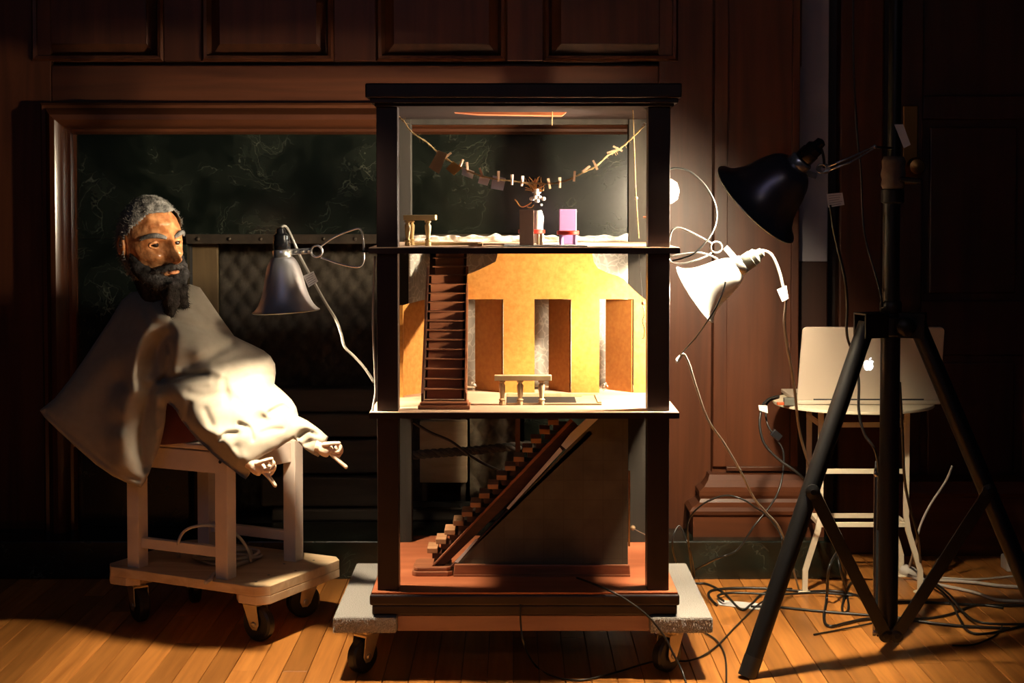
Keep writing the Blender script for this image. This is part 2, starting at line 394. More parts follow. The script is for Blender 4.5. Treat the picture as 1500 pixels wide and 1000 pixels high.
# pilaster right of the fireplace
YP = 3.90
PL = structure(MB().box(X(1046,YP), X(1171,YP), YP+.012, YW+.10, .10, 2.4).build('trim_1', M['mahogany']))
px0, px1 = X(1046,YP), X(1171,YP)
MB().box(px0, X(1066,YP), YP, YP+.012, .27, 2.3).build('stile', M['mahogany'], PL, bevel=.002)
MB().box(X(1160,YP), px1, YP, YP+.012, .27, 2.3).build('stile', M['mahogany'], PL, bevel=.002)
MB().box(X(1066,YP), X(1160,YP), YP, YP+.012, .27, Z(690,YP)).build('rail', M['mahogany_h'], PL, bevel=.002)
def ledge(name, prof, x0, x1, y_back, m, parent):   # prof: (projection, z), returns moulding wrapping both ends
    b = MB(); n = len(prof); vs = []
    for d, z in prof:
        vs += [(x0-d, y_back, z), (x0-d, YP-d, z), (x1+d, YP-d, z), (x1+d, y_back, z)]
    fs = [(i*4+q, i*4+q+1, i*4+q+5, i*4+q+4) for i in range(n-1) for q in range(3)]
    fs += [(0,1,2,3), tuple((n-1)*4+q for q in (3,2,1,0))]+[(i*4+3, i*4, i*4+4, i*4+7) for i in range(n-1)]
    return b.add(vs, fs).build(name, m, parent)
def zz(py): return Z(py, 3.84)
ledge('base_moulding', [(.058,.098),(.058,zz(757)),(.066,zz(753)),(.068,zz(748)),(.060,zz(743)),(.040,zz(738)),(.036,zz(733)),(.040,zz(728)),(.040,zz(722)),(.026,zz(717)),(.014,zz(708)),(.010,zz(700)),(0,zz(699))],
      px0, px1, YW+.02, M['mahogany_h'], PL)

# marble plinth along the wall
PX1 = X(1240, 3.80)
BB = structure(MB().box(-2.1, PX1, 3.797, 4.02, 0, .098).build('baseboard_back', M['marble'], bevel=.004))

# recess right of the pilaster: pale painted strip over a dark block, then the dark door
YD = 4.10
T2 = structure(MB().box(X(1165,4.02), X(1213,4.02), 4.02, 4.2, Z(383,4.02), 2.4).build('trim_2', M['plaster'], bevel=.003))
T3 = structure(MB().box(X(1165,4.02), X(1213,4.02), 4.015, 4.2, 0, Z(383,4.02)).build('trim_3', M['door_wood'], bevel=.004))
WR = structure(MB().box(X(1213,YD)-.01, 2.6, YD+.02, YD+.1, 0, 2.4).build('wall_right', M['door_wood']))
D1 = structure(MB().box(X(1290,YD), X(1660,YD), YD+.004, YD+.022, .05, 2.3).build('door_1', M['door_wood']))
T4 = structure(MB().box(X(1226,YD), X(1290,YD), YD-.03, YD+.022, 0, 2.35).build('trim_4', M['mahogany'], bevel=.006))
for a, b_ in ((1292,1350),(1500,1520),(1620,1660)):
    MB().box(X(a,YD), X(b_,YD), YD-.008, YD+.006, .06, 2.28).build('stile', M['door_wood'], D1, bevel=.003)
for a, b_ in ((820,735),(520,440),(175,140)):
    MB().box(X(1350,YD), X(1620,YD), YD-.007, YD+.006, Z(a,YD), Z(b_,YD)).build('rail', M['door_wood'], D1, bevel=.003)
for a, b_ in ((735,520),(440,175)):
    for q0, q1 in ((1350,1500),(1520,1620)):
        MB().box(X(q0,YD)+.02, X(q1,YD)-.02, YD-.004, YD+.006, Z(a,YD)+.02, Z(b_,YD)-.02).build('raised_panel', M['door_wood'], D1, bevel=.008)
MB().box(X(1320,YD), X(1342,YD), YD-.013, YD-.006, Z(270,YD), Z(155,YD)).build('handle_plate', M['brass'], D1, bevel=.003)
kb = at(1333,245,YD)
MB().lathe([(.008,0),(.008,.03),(.02,.035),(.026,.048),(.02,.062),(.004,.066)], (kb.x, YD-.012, kb.z), (0,-1,0), 16).build('door_knob', M['brass'], D1, smooth='auto')
# low wall rail with a rounded top at the right
B2 = structure(MB().prism([(0, YD-.02, 0),(0, YD-.05, 0),(0, YD-.05, Z(724,YD)),(0,YD-.065,Z(716,YD)),(0,YD-.055,Z(700,YD)),(0,YD-.02,Z(694,YD))], (X(1900,YD)-X(1292,YD),0,0)).build('baseboard_right', M['mahogany_h']))
B2.data.transform(Matrix.Translation((X(1292,YD),0,0)))

# ------------------------------------------------------------------ fireplace
FP = thing('fireplace', 'dark green marble fireplace in a rounded mahogany frame on the panelled wall', 'fireplace', ((fx0+fx1)/2, YW, .098))
ox0, ox1, oz1 = X(272,YW), X(768,YW), Z(350,YW)
ix0, ix1, iz1 = fx0+.06, fx1-.06, fz1-.05
MB().box(ix0, ix1, YW+.012, YW+.045, oz1, iz1).build('marble_slab', M['marble'], FP, bevel=.002)
MB().box(ix0, ox0, YW+.012, YW+.045, .098, oz1-.001).build('marble_slab', M['marble'], FP, bevel=.002)
MB().box(ox1, ix1, YW+.012, YW+.045, .098, oz1-.001).build('marble_slab', M['marble'], FP, bevel=.002)
prof = [(0,0),(0,.03),(.006,.036),(.014,.034),(.02,.045),(.032,.058),(.045,.060),(.057,.050),(.064,.036),(.067,.02),(.074,.018),(.079,.008),(.08,-.02)]
def frame_side(side):
    b = MB(); vs = []
    for u, d in prof:
        y = YW-.006-d
        if side == 'left': vs += [(fx0+u, y, .098), (fx0+u, y, fz1-u)]
        if side == 'right': vs += [(fx1-u, y, .098), (fx1-u, y, fz1-u)]
        if side == 'top': vs += [(fx0+u, y, fz1-u), (fx1-u, y, fz1-u)]
    n = len(prof)
    b.add(vs, [(2*i, 2*i+1, 2*i+3, 2*i+2) for i in range(n-1)])
    return b.build('frame_moulding', M['mahogany_gloss'] if side != 'top' else M['mahogany_h'], FP, smooth='auto')
for s_ in ('left','top','right'): frame_side(s_)
ls = MB().box(ox0, ox1, YW-.002, YW+.02, Z(357,YW), Z(343,YW)).build('lintel_strip', M['strip_metal'], FP, bevel=.001)
for px in range(290, 560, 46):
    c = at(px, 350, YW)
    MB().ball((c.x, YW-.003, c.z), (.0055,.004,.0055), 8, 6).build('rivet', M['strip_metal'], ls, smooth=True)
yb = 4.62
MB().box(ox0-.02, ox1+.02, yb, yb+.05, .05, oz1+.02).build('firebox_back', M['soot_and_shade'], FP)
MB().box(ox0-.03, ox0, YW+.045, yb, .05, oz1+.02).build('firebox_side', M['soot_and_shade'], FP)
MB().box(ox1, ox1+.03, YW+.045, yb, .05, oz1+.02).build('firebox_side', M['soot_and_shade'], FP)
MB().box(ox0-.02, ox1+.02, YW+.045, yb, oz1+.001, oz1+.03).build('firebox_top', M['soot_and_shade'], FP)
MB().box(ox0-.02, ox1+.02, 4.02, yb, .05, .096).build('hearth', M['soot_and_shade'], FP)
# things stored in the hearth
tag(MB().box(X(277,4.03), X(318,4.03), 4.03, 4.05, .10, oz1-.006).build('upright_board', M['oak_side'], bevel=.002), 'narrow upright brown board at the left inside the fireplace', 'board')
def quilt(pa, pb, YQ, z1, nx, nz, mq='quilt'):
    b = MB(); x0, x1 = X(pa,YQ), X(pb,YQ); z0 = .102
    vs = []
    for j in range(nz+1):
        for i_ in range(nx+1):
            x_ = x0+(x1-x0)*i_/nx; z_ = z0+(z1-z0)*j/nz
            p = (x_+z_*.72)/.050; q = (x_-z_*.72)/.050
            h = abs(math.sin(p*PI))**.5*abs(math.sin(q*PI))**.5
            vs.append((x_, YQ-.014*h-.004*noise.noise((x_*9, 0, z_*9)), z_))
    fs = [(j*(nx+1)+i_, j*(nx+1)+i_+1, (j+1)*(nx+1)+i_+1, (j+1)*(nx+1)+i_) for j in range(nz) for i_ in range(nx)]
    b.add(vs, fs); b.add([(x0,YQ+.004,z0),(x1,YQ+.004,z0),(x1,YQ+.004,z1),(x0,YQ+.004,z1)], [(0,1,2,3)])
    return b.build('quilted_pad', M[mq], smooth=True)
M['quilt_shaded'] = noisy('quilt_shaded', (.034,.026,.017), (.06,.047,.032), scale=(50,50,50), rough=.9, bump=.4, bscale=300)  # darker quilt copy: shade inside the fireplace put into the colour
tag(quilt(322, 690, 4.16, oz1-.01, 100, 90, 'quilt_shaded'), 'large brown quilted pad with stitched diamonds standing inside the fireplace behind the silver lamp', 'pad')
tag(quilt(688, 757, 4.075, .46, 40, 60), 'narrow quilted pad with stitched diamonds right of the pale crate, behind the lower staircase', 'pad')
bd = [(395,560,604,571,4.07),(385,570,640,608,4.06),(420,590,694,646,4.07),(380,575,742,701,4.05),(395,740,792,748,4.04)]
lb = ['topmost dark board of the low stack in the fireplace','second dark board from the top of the fireplace stack','middle dark board of the fireplace stack beside the staircase toy house','second dark board from the bottom of the fireplace stack','lowest long grey board lying on the hearth behind the model house']
for (a,b_,p0,p1,Y_), l_ in zip(bd, lb):
    tag(MB().box(X(a,Y_), X(b_,Y_), Y_, Y_+.07, max(.0975, Z(p0,Y_)), Z(p1,Y_)+.004).build('timber_board', M['dark_board'], bevel=.006), l_, 'board')
pc = thing('wooden_crate', 'pale wooden crate end with boards seen through the left of the model house', 'crate', at(648,705,4.02))
for p0, p1 in ((661,617),(707,664)):
    MB().box(X(614,4.02), X(684,4.02), 4.02, 4.055, Z(p0,4.02), Z(p1,4.02)).build('board', M['pale_board'], pc, bevel=.003)
MB().box(X(617,4.04), X(624,4.04), 4.056, 4.1, .1, Z(617,4.04)).build('corner_post', M['dark_board'], pc)
MB().box(X(674,4.04), X(681,4.04), 4.056, 4.1, .1, Z(617,4.04)).build('corner_post', M['dark_board'], pc)
tag(MB().box(X(604,4.03), X(690,4.03), 4.0, 4.012, Z(742,4.0), Z(735,4.0)).build('iron_bar', M['soot_and_shade']), 'thin black iron bar across the fireplace below the pale crate', 'bar')
rp = MB(); ctr = smooth_path([Vector((X(592,3.84),3.84,.098)), Vector((X(591,3.84),3.84,.26)), at(590,668,3.84)+Vector((-.004,0,-.02)), at(604,667,3.84), at(690,660,3.84), at(790,651,3.84), at(870,655,3.84), Vector((X(890,3.84),3.84,.26)), Vector((X(890,3.84),3.84,.098))], 24)
nc = len(ctr); ln_ = [0]
for k in range(1, nc): ln_.append(ln_[-1]+(ctr[k]-ctr[k-1]).length)
for s_ in range(3):
    pts = []
    for k in range(nc):
        d = (ctr[min(k+1,nc-1)]-ctr[max(k-1,0)]).normalized(); u_ = Vector((0,1,0)); w_ = d.cross(u_).normalized()
        an = ln_[k]/.055*2*PI+s_*2*PI/3; pts.append(ctr[k]+(u_*math.cos(an)+w_*math.sin(an))*.0058)
    rp.tube(pts, .0068, 8)
tag(rp.build('twisted_rope', M['rope'], smooth=True), 'thick dark twisted rope crossing behind the lower staircase of the house', 'rope')

# ------------------------------------------------------------------ furniture dolly under the model house
def caster(name, cx, cy, top, r, wd, head, parent, front=True, wheel_m='rubber'):
    # head: heading angle of the wheel plane; axle is perpendicular
    M3 = Matrix.Translation((cx, cy, 0)) @ Matrix.Rotation(head, 4, 'Z')
    cs = MB()
    cs.box(-.026,.026,-.026,.026, top-.004, top, M3)
    cs.lathe([(.018,0),(.02,.004),(.018,.010)], M3 @ Vector((0,0,top-.014)), (0,0,1), 14)
    o_ = -.012   # trail
    for s in (-1, 1):
        y = s*(wd/2+.004)
        pts = [(-.02+0,y,top-.012),(.02,y,top-.012),(.012+o_,y,r-.004),(.004+o_,y,r-.012),(-.008+o_,y,r-.012),(-.014+o_,y,r)]
        pp = [M3 @ Vector(p) for p in pts]; cs.prism(pp, (M3.to_3x3() @ Vector((0,s*.0022,0))))
    cs.box(-.02,.02,-wd/2-.005,wd/2+.005, top-.0155, top-.011, M3)
    c = cs.build(name, M['zinc'], parent, bevel=.0006)
    W = MB().lathe([(r*.5,-wd/2),(r*.88,-wd/2),(r,-wd*.32),(r,wd*.32),(r*.88,wd/2),(r*.5,wd/2)], M3 @ Vector((o_,0,r)), M3.to_3x3() @ Vector((0,1,0)), 28)
    W.build('wheel', M[wheel_m], c, smooth='auto')
    MB().lathe([(.004,-wd/2-.009),(.0065,-wd/2-.008),(.0065,wd/2+.008),(.004,wd/2+.009)], M3 @ Vector((o_,0,r)), M3.to_3x3() @ Vector((0,1,0)), 10).build('axle', M['steel'], c)
    return c
DL = thing('furniture_dolly', 'low wheeled furniture dolly with grey carpeted ends under the model house', 'dolly', (.022, 3.22, 0))
dz0, dz1 = .089, .124
for a, b_, nm in ((-.361,-.232,'carpeted_end'),(.278,.405,'carpeted_end')):
    o = MB().box(a, b_, 2.995, 3.455, dz0+.002, dz1).build(nm, M['carpet'], DL, bevel=.005)
    fz = MB(); random.seed(11)       # carpet fringe at the cut front edge
    for k in range(420):
        x_ = random.uniform(a+.001, b_-.001); z_ = random.uniform(dz0+.004, dz1-.001); l_ = random.uniform(.002,.006)
        fz.add([(x_-.0006,2.996,z_),(x_+.0006,2.996,z_),(x_+random.uniform(-.002,.002),2.996-l_,z_-l_*random.uniform(.2,1.4))], [(0,1,2)])
    f_ = fz.build('carpet_pile', M['carpet'], o, kind='stuff')
for y in (3.02, 3.39):
    MB().box(-.233, .279, y, y+.05, dz0, dz0+.036-.004).build('cross_rail', M['pink_wood'], DL, bevel=.002)
for (cx, cy, hd) in ((-.298,3.045,.9),(.325,3.05,.75),(-.30,3.40,.3),(.33,3.40,2.6)):
    caster('caster', cx, cy, dz0, .0355, .024, hd, DL)

# ------------------------------------------------------------------ the model house
HX0, HX1 = -.287, .338
HS = thing('model_house', 'open-fronted two-storey stage model house of dark wood standing on the dolly', 'model house', (.025, 3.25, .124))
MB().box(HX0+.004, HX1-.004, 3.008, 3.52, .124, .146).build('base_moulding', M['black_wood'], HS, bevel=.004)
MB().box(HX0, HX1, 3.0, 3.53, .146, .168).build('base_frame', M['black_wood'], HS, bevel=.004)
MB().box(HX0+.004, HX1-.004, 3.004, 3.526, .168, .172).build('base_floor', M['base_red'], HS)
for a, b_ in ((-.2725,-.2295),(.2735,.318)):
    for z0, z1 in ((.172,.525),(.537,.8555),(.868,1.15)):
        MB().box(a, b_, 3.02, 3.063, z0, z1).build('front_post', M['black_wood'], HS, bevel=.0015)
for a, b_ in ((-.272,-.232),(.268,.312)):
    for z0, z1 in ((.172,.525),(.537,.8555),(.868,1.15)):
        MB().box(a, b_, 3.455, 3.497, z0, z1).build('rear_post', M['grey_lit_wood'], HS, bevel=.0015)
MB().box(-.232, .268, 3.46, 3.49, 1.138, 1.150).build('rear_beam', M['grey_lit_wood'], HS)
for z1, nm, m_ in ((.868,'upper_floor','shelf_top'),(.537,'lower_floor','shelf_top')):
    MB().box(HX0, HX1-.002, 3.0, 3.515, z1-.0125, z1-.0015).build(nm, M['black_wood'], HS)
    MB().box(HX0+.001, HX1-.003, 3.001, 3.514, z1-.0015, z1).build(nm+'_board', M[m_], HS)
MB().box(HX0-.008+.003, HX1, 2.995, 3.53, 1.166, 1.195).build('roof_board', M['black_wood'], HS, bevel=.003)
MB().box(HX0+.004, HX1-.006, 3.004, 3.52, 1.156, 1.1655).build('roof_moulding', M['black_wood'], HS, bevel=.002)
MB().box(HX0+.012, HX1-.014, 3.01, 3.51, 1.150, 1.156).build('ceiling_board', M['under_wood'], HS, bevel=.001)
MB().box(X(755,3.4), X(762,3.4), 3.40, 3.41, .172, .525).build('thin_post', M['pink_wood'], HS)

# facade of the middle floor
YF = onz(750, 575, .537).y; zf = .537; zo = Z(438, YF)
def fp(px, py): p = at(px, py, YF); return (p.x, p.z)
out = [fp(684.5,438.2),fp(684.5,402),fp(700,396),fp(716,388),fp(726,383)]
out += [(fp(731,372)[0], .8545), (fp(866,372)[0], .8545)]
out += [fp(870,384),fp(876,393),fp(890,400),fp(904,404),fp(914,409),fp(922,418),fp(929,425),fp(938,433),fp(947,440),fp(952,452),fp(952,575)]
ops = [(928.5,878),(837,783),(737.5,686)]
for a, b_ in ops:
    xa, xb = fp(a,500)[0], fp(b_,500)[0]
    out += [(xa, zf), (xa, zo)]+([(xb, zo), (xb, zf)] if b_ > 700 else [])
out = [(p[0], max(p[1], zf)) for p in out]
MB().prism([(p[0], YF, p[1]) for p in out], (0, .006, 0)).build('arched_facade', M['mdf'], HS)
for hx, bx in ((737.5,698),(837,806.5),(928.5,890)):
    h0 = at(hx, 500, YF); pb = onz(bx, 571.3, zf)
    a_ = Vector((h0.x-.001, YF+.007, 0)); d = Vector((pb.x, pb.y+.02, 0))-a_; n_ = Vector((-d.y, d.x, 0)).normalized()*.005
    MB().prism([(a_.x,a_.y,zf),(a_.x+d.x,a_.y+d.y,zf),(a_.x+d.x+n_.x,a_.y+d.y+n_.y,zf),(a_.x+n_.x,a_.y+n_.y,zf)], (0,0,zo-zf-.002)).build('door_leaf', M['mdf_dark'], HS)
# side panel left of the stair
MB().prism([tuple(at(589,447,3.26)), tuple(at(589,577,3.26).xy)+(zf,), tuple(onz(620,575,zf).xy)+(zf,), tuple(at(620,439,onz(620,575,zf).y))], (.003,.004,0)).build('side_panel', M['mdf'], HS)
MB().box(X(585,3.25), X(589,3.25)+.002, 3.235, 3.262, zf, Z(447,3.25)).build('side_panel_edge', M['mdf'], HS)
# backdrop of fibre paper
def sheet(name, xs, yfun, z0, z1, nz, m, parent, jag=0):
    b = MB(); vs = []; n = len(xs)
    for j in range(nz+1):
        for x_ in xs:
            t = j/nz; zt_ = z1+(jag*noise.noise((x_*40,3,1)) if j == nz else 0)
            z_ = z0+(zt_-z0)*t; vs.append((x_, yfun(x_, t), z_))
    b.add(vs, [(j*n+i_, j*n+i_+1, (j+1)*n+i_+1, (j+1)*n+i_) for j in range(nz) for i_ in range(n-1)])
    o = b.build(name, m, parent, smooth=True); md = o.modifiers.new('s','SOLIDIFY'); md.thickness = .0008; return o
xs = list(np.linspace(-.231, .266, 90))
sheet('paper_backdrop', xs, lambda x_,t: 3.436-.075*min(1,max(0,(-.190-x_)/.035))**1.3+.012*math.sin(x_*34)+.006*noise.noise((x_*30,0,t*2.5)), zf+.0005, .8548, 16, M['fibre'], HS)
sheet('paper_edge', list(np.linspace(-.23,.266,130)), lambda x_,t: 3.452-.012*t+.010*noise.noise((x_*26,0,t*1.5))+.004*noise.noise((x_*90,0,t*5)), .8685, .883, 5, M['fibre'], HS, jag=.009)
# little paper ornaments in the doorways
for px, py, s in ((693,572,.012),(884,570,.011)):
    p = onz(px, py, zf); b = MB(); random.seed(px)
    for k in range(40):
        q = Vector((random.uniform(-s*.6,s*.6), random.uniform(-.004,.004), random.uniform(0,s*1.5)))
        e1 = Vector((random.uniform(-1,1),random.uniform(-1,1),random.uniform(-1,1)))*.004; e2 = Vector((random.uniform(-1,1),random.uniform(-1,1),random.uniform(-1,1)))*.004
        b.add([Vector((p.x,YF+.03,zf+.003))+q, Vector((p.x,YF+.03,zf+.003))+q+e1, Vector((p.x,YF+.03,zf+.003))+q+e2], [(0,1,2)])
    o = b.build('crumpled_paper', M['fibre'], None, kind='stuff'); o['label'] = 'crumpled pale paper scrap behind the %s doorway of the orange facade' % ('leftmost' if px < 800 else 'rightmost'); o['category'] = 'paper'
# pointed board and string under the roof
MB().prism([at(592,158,3.2),at(824,158,3.2),at(830,164,3.2),at(824,169,3.2),at(700,167,3.2)], (0,.05,0)).build('pointed_board', M['base_red'], HS)

# ---- upper flight of stairs (front view)
def stairs_upper():
    S = thing('miniature_staircase', 'steep dark red miniature staircase rising to the upper floor, left of the facade', 'staircase', (X(649,3.05), 3.05, .537))
    n = 16; y0, y1 = 3.075, 3.425; zs, ze = .556, .853
    xl, xr = X(620,3.07), X(680,3.07); dx = -.006
    MB().prism([(xl-.010,3.042,.537),(xr+.012,3.042,.537),(xr+.012,3.10,.537),(xl-.010,3.10,.537)], (0,0,.008)).build('base_step', M['stair_wood'], S, bevel=.0015)
    MB().prism([(xl-.006,3.047,.545),(xr+.008,3.047,.545),(xr+.008,3.098,.545),(xl-.006,3.098,.545)], (0,0,.006)).build('base_moulding', M['stair_wood'], S, bevel=.002)
    dz = (ze-zs)/n; dy = (y1-y0)/n
    for k in range(n):
        z_ = zs+dz*(k+1); y_ = y0+dy*k; sh = dx*k/n; top = k >= n-3
        a, b_ = xl+sh, xr+sh
        if top: a += .008
        MB().box(a+.006, b_-.006, y_+.004, y_+.007, z_-dz-.001, z_-.002).build('riser', M['stair_wood'], S)
        MB().box(a, b_, y_, y_+dy+.008, z_-.0025, z_).build('tread', M['stair_wood'], S, bevel=.0006)
    for s in (0, 1):
        xa = (xl-.005) if s == 0 else xr
        m_ = 'stair_dark' if s == 0 else 'stair_wood'  # left darker, right lighter: the lit side is painted into the stringers
        pts = [(xa,y0-.012,.551),(xa,y0-.012,.551+dz*.9),(xa+dx*.8,y1-dy*3,ze-dz*2.0),(xa+dx*.8,y1-dy*3,ze-dz*4.0),(xa,y0+.02,.551)]
        MB().prism(pts, (.005,0,0)).build('stringer', M[m_], S, bevel=.0008)
    MB().prism([(xl+.001,y0+.012,.556),(xr-.001,y0+.012,.556),(xr+dx,y1+.01,ze-.01),(xl+dx,y1+.01,ze-.01)], (0,.004,-.004)).build('back_board', M['stair_dark'], S)  # dark colour paints the shade in the gaps beside the risers
    MB().tube([(xr+.002,y0-.008,.56),(xr+.002,y0-.008,.575)], .003, 6).build('newel', M['stair_wood'], S)
    return S
stairs_upper()

# ---- lower flight (side view) and its stair wall
YS = 3.15
def stairs_lower():
    bp = onz(630, 841, .172)
    S = thing('miniature_staircase', 'dark miniature staircase seen from the side, climbing right from the base floor', 'staircase', (bp.x, YS, .172))
    a0, a1 = X(602,YS-.01), X(662,YS-.01)
    cx, cy = (a0+a1)/2, YS+.03
    def octo(w2, d2, c): return [(cx-w2+c,cy-d2),(cx+w2-c,cy-d2),(cx+w2,cy-d2+c),(cx+w2,cy+d2-c),(cx+w2-c,cy+d2),(cx-w2+c,cy+d2),(cx-w2,cy+d2-c),(cx-w2,cy-d2+c)]
    h2 = (a1-a0)/2
    MB().prism([(p[0],p[1],.172) for p in octo(h2,.045,.008)], (0,0,.010)).build('base_step', M['stair_wood'], S, bevel=.002)
    MB().prism([(p[0],p[1],.182) for p in octo(h2-.004,.041,.007)], (0,0,.008)).build('base_step', M['stair_wood'], S, bevel=.002)
    n = 15
    for k in range(n):
        t = k/(n-1); p = at(625.6+(803-625.6)*t, 803+(615-803)*t, YS+.012); q = at(625.6+15.5+(803-625.6)*t, 803+(615-803)*t, YS+.012)
        MB().box(p.x, q.x, YS+.012, YS+.072, p.z-.0105, p.z).build('tread', M['stair_tread_lit'], S, bevel=.001)  # pale block is only the lit nosing, light put into its colour
        MB().box(p.x+.011, q.x+.022, YS+.014, YS+.070, max(.19,p.z-.022), p.z-.0108).build('riser', M['stair_dark'], S)  # dark block stands in for the shaded rest of the tread
    def diag(o0, o1, y0_, y1_, nm, m_, lo=(632,832), hi=(836,613)):
        d = Vector((hi[0]-lo[0], hi[1]-lo[1])).normalized(); nrm = Vector((-d.y, d.x))
        P = []
        for b_, o_ in ((lo,o0),(hi,o0),(hi,o1),(lo,o1)):
            p = at(b_[0]+nrm.x*o_, b_[1]+nrm.y*o_, y0_); P.append(Vector((p.x, y0_, min(max(p.z,.19),.5235))))
        MB().prism(P, (0, y1_-y0_, 0)).build(nm, M[m_], S, bevel=.001)
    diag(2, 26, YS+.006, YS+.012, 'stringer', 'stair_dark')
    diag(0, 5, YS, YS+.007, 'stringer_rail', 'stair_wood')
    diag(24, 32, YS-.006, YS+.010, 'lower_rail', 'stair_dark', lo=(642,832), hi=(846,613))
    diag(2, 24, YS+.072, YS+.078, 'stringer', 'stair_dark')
    return S
stairs_lower()
W_ = []
yw_ = YS-.006
tri = [(668,826),(921,828),(921,613),(874,613)]
SW = MB().prism([Vector((X(a,yw_), yw_, min(max(Z(b_,yw_),.18),.5235))) for a, b_ in tri], (0,.005,0)).build('stair_wall', M['tilepaper'], HS)
MB().prism([at(664,843,yw_),at(923,845,yw_),at(922,826,yw_),at(666,825,yw_)], (0,-.008,0)).build('stair_wall_baseboard', M['stair_wood'], HS, bevel=.002)
MB().box(X(664,yw_), X(924,yw_), yw_-.012, yw_+.006, .172, .1755).build('stair_wall_shoe', M['stair_wood'], HS)
wp = [(822,652),(836,634),(858,613.5),(876,613.5),(850,638),(829,658)]
MB().prism([at(a,b_,yw_-.0015) for a,b_ in wp], (0,.001,0)).build('white_paper_edge', M['paper'], HS)
MB().prism([at(a,b_,yw_-.002) for a,b_ in ((666,823),(671,824),(700,790),(697,789))], (0,.001,0)).build('white_paper_edge', M['paper'], HS)
MB().prism([at(a,b_,yw_-.002) for a,b_ in ((742,744),(745,746),(824,660),(820,655))], (0,.001,0)).build('white_paper_edge', M['paper'], HS)
kn = thing('bead_knob', 'round wooden bead knob on a wire right of the patterned stair wall', 'knob', at(927,773,3.2))
MB().ball(at(927,773,3.2), .0058, 14, 10).build('bead', M['pale_wood'], kn, smooth=True)
MB().tube([at(930,775,3.2), at(950,785,3.22)], .0011, 6).build('wire', M['steel'], kn)
MB().box(X(921.5,3.155), X(924,3.155), 3.15, 3.157, Z(800,3.15), Z(690,3.15)).build('wall_edge', M['mdf_dark'], HS)

# ---- balustrades around the stairwell openings
def spindle(b, x_, y_, z0, z1, r):
    h = z1-z0
    b.lathe([(r*.95,0),(r*.95,h*.13),(r*.7,h*.15),(r*1.05,h*.19),(r*1.05,h*.22),(r*.62,h*.27),(r*.7,h*.36),(r*.95,h*.62),(r*1.0,h*.78),(r*.62,h*.85),(r*.6,h*.88),(r*1.0,h*.91),(r*1.0,h*.95),(r*.7,h*.97),(r*.8,h)], (x_,y_,z0), (0,0,1), 16)
yB = onz(740, 593, .537).y
BR = thing('balustrade', 'pale balustrade with three turned posts at the opening in the lower floor', 'balustrade', (X(765,yB), yB, .537))
for px in (735.5, 762, 793.5):
    b = MB(); spindle(b, X(px,yB), yB, .5375, Z(556,yB), .0068); b.build('turned_post', M['pale_wood'], BR, smooth='auto')
MB().box(X(724,yB), X(808,yB), yB-.009, yB+.009, Z(557,yB), Z(549,yB)).build('top_rail', M['pale_wood'], BR, bevel=.0015)
yB2 = onz(740, 581, .537).y
fr_ = MB()
xa, xb = X(742,yB), X(882,yB)
MB().box(xa, xb, yB-.004, yB+.004, .5372, .541).build('opening_frame', M['pale_wood'], HS, bevel=.0005)
MB().box(xa, xb, yB2-.004, yB2+.004, .5372, .545).build('opening_frame', M['pale_wood'], HS, bevel=.0005)
MB().box(xb-.008, xb, yB+.0045, yB2-.0045, .5372, .543).build('opening_frame', M['pale_wood'], HS, bevel=.0005)
MB().box(xa, X(846,yB), yB+.0045, yB2-.0045, .5371, .5376).build('opening_shadow', M['soot_and_shade'], HS)  # dark sheet painted in as the shade of the open stairwell
MB().prism([(X(845,yB),yB+.0045,.5376),(xb-.009,yB+.0045,.5376),(xb-.009,yB2-.0045,.5376),(X(858,yB),yB2-.0045,.5376)], (0,0,.003)).build('opening_lid', M['pale_wood'], HS)
yC = 3.10
B2_ = thing('balustrade', 'short brown balustrade with two turned posts at the left of the upper floor', 'balustrade', (X(615,yC), yC, .868))
for px, yy in ((597,yC),(627,yC),(600,yC+.05),(624,yC+.05)):
    b = MB(); spindle(b, X(px,yC)+(0 if yy == yC else .001), yy, .8685, Z(322,yC), .0062); b.build('turned_post', M['gold_wood'], B2_, smooth='auto')
MB().box(X(591,yC), X(638,yC), yC-.009, yC+.060, Z(322.5,yC), Z(315,yC)).build('top_rail', M['gold_wood'], B2_, bevel=.0012)
MB().box(X(594,yC), X(703,yC), yC+.075, yC+.083, .8682, .874).build('opening_frame', M['gold_wood'], HS, bevel=.0005)
MB().box(X(699,yC), X(706,yC), yC+.01, yC+.074, .8682, .873).build('opening_frame', M['gold_wood'], HS, bevel=.0005)
MB().box(X(707,yC), X(770,yC), yC+.06, yC+.11, .8682, .872).build('floor_plate', M['shelf_top'], HS, bevel=.0005)
tag(MB().box(X(738,3.05), X(860,3.05), 3.035, 3.17, .8683, .8705).build('miniature_rug', M['carpet'], bevel=.0008), 'thin grey miniature rug under the two chairs on the upper floor', 'rug')
tag(MB().prism([(X(606,3.04)+q*.02+.008*math.sin(q*2.3), 3.03+.012*math.cos(q*1.3)*(1 if q < 4 else -1)+.01, .8682) for q in range(1)] + [(X(612,3.04),3.022,.8682),(X(640,3.04),3.018,.8682),(X(650,3.04),3.03,.8682),(X(628,3.04),3.04,.8682)], (0,0,.0006)).build('paint_flake', M['paper']), 'white torn paper flake at the front of the upper floor', 'paper')

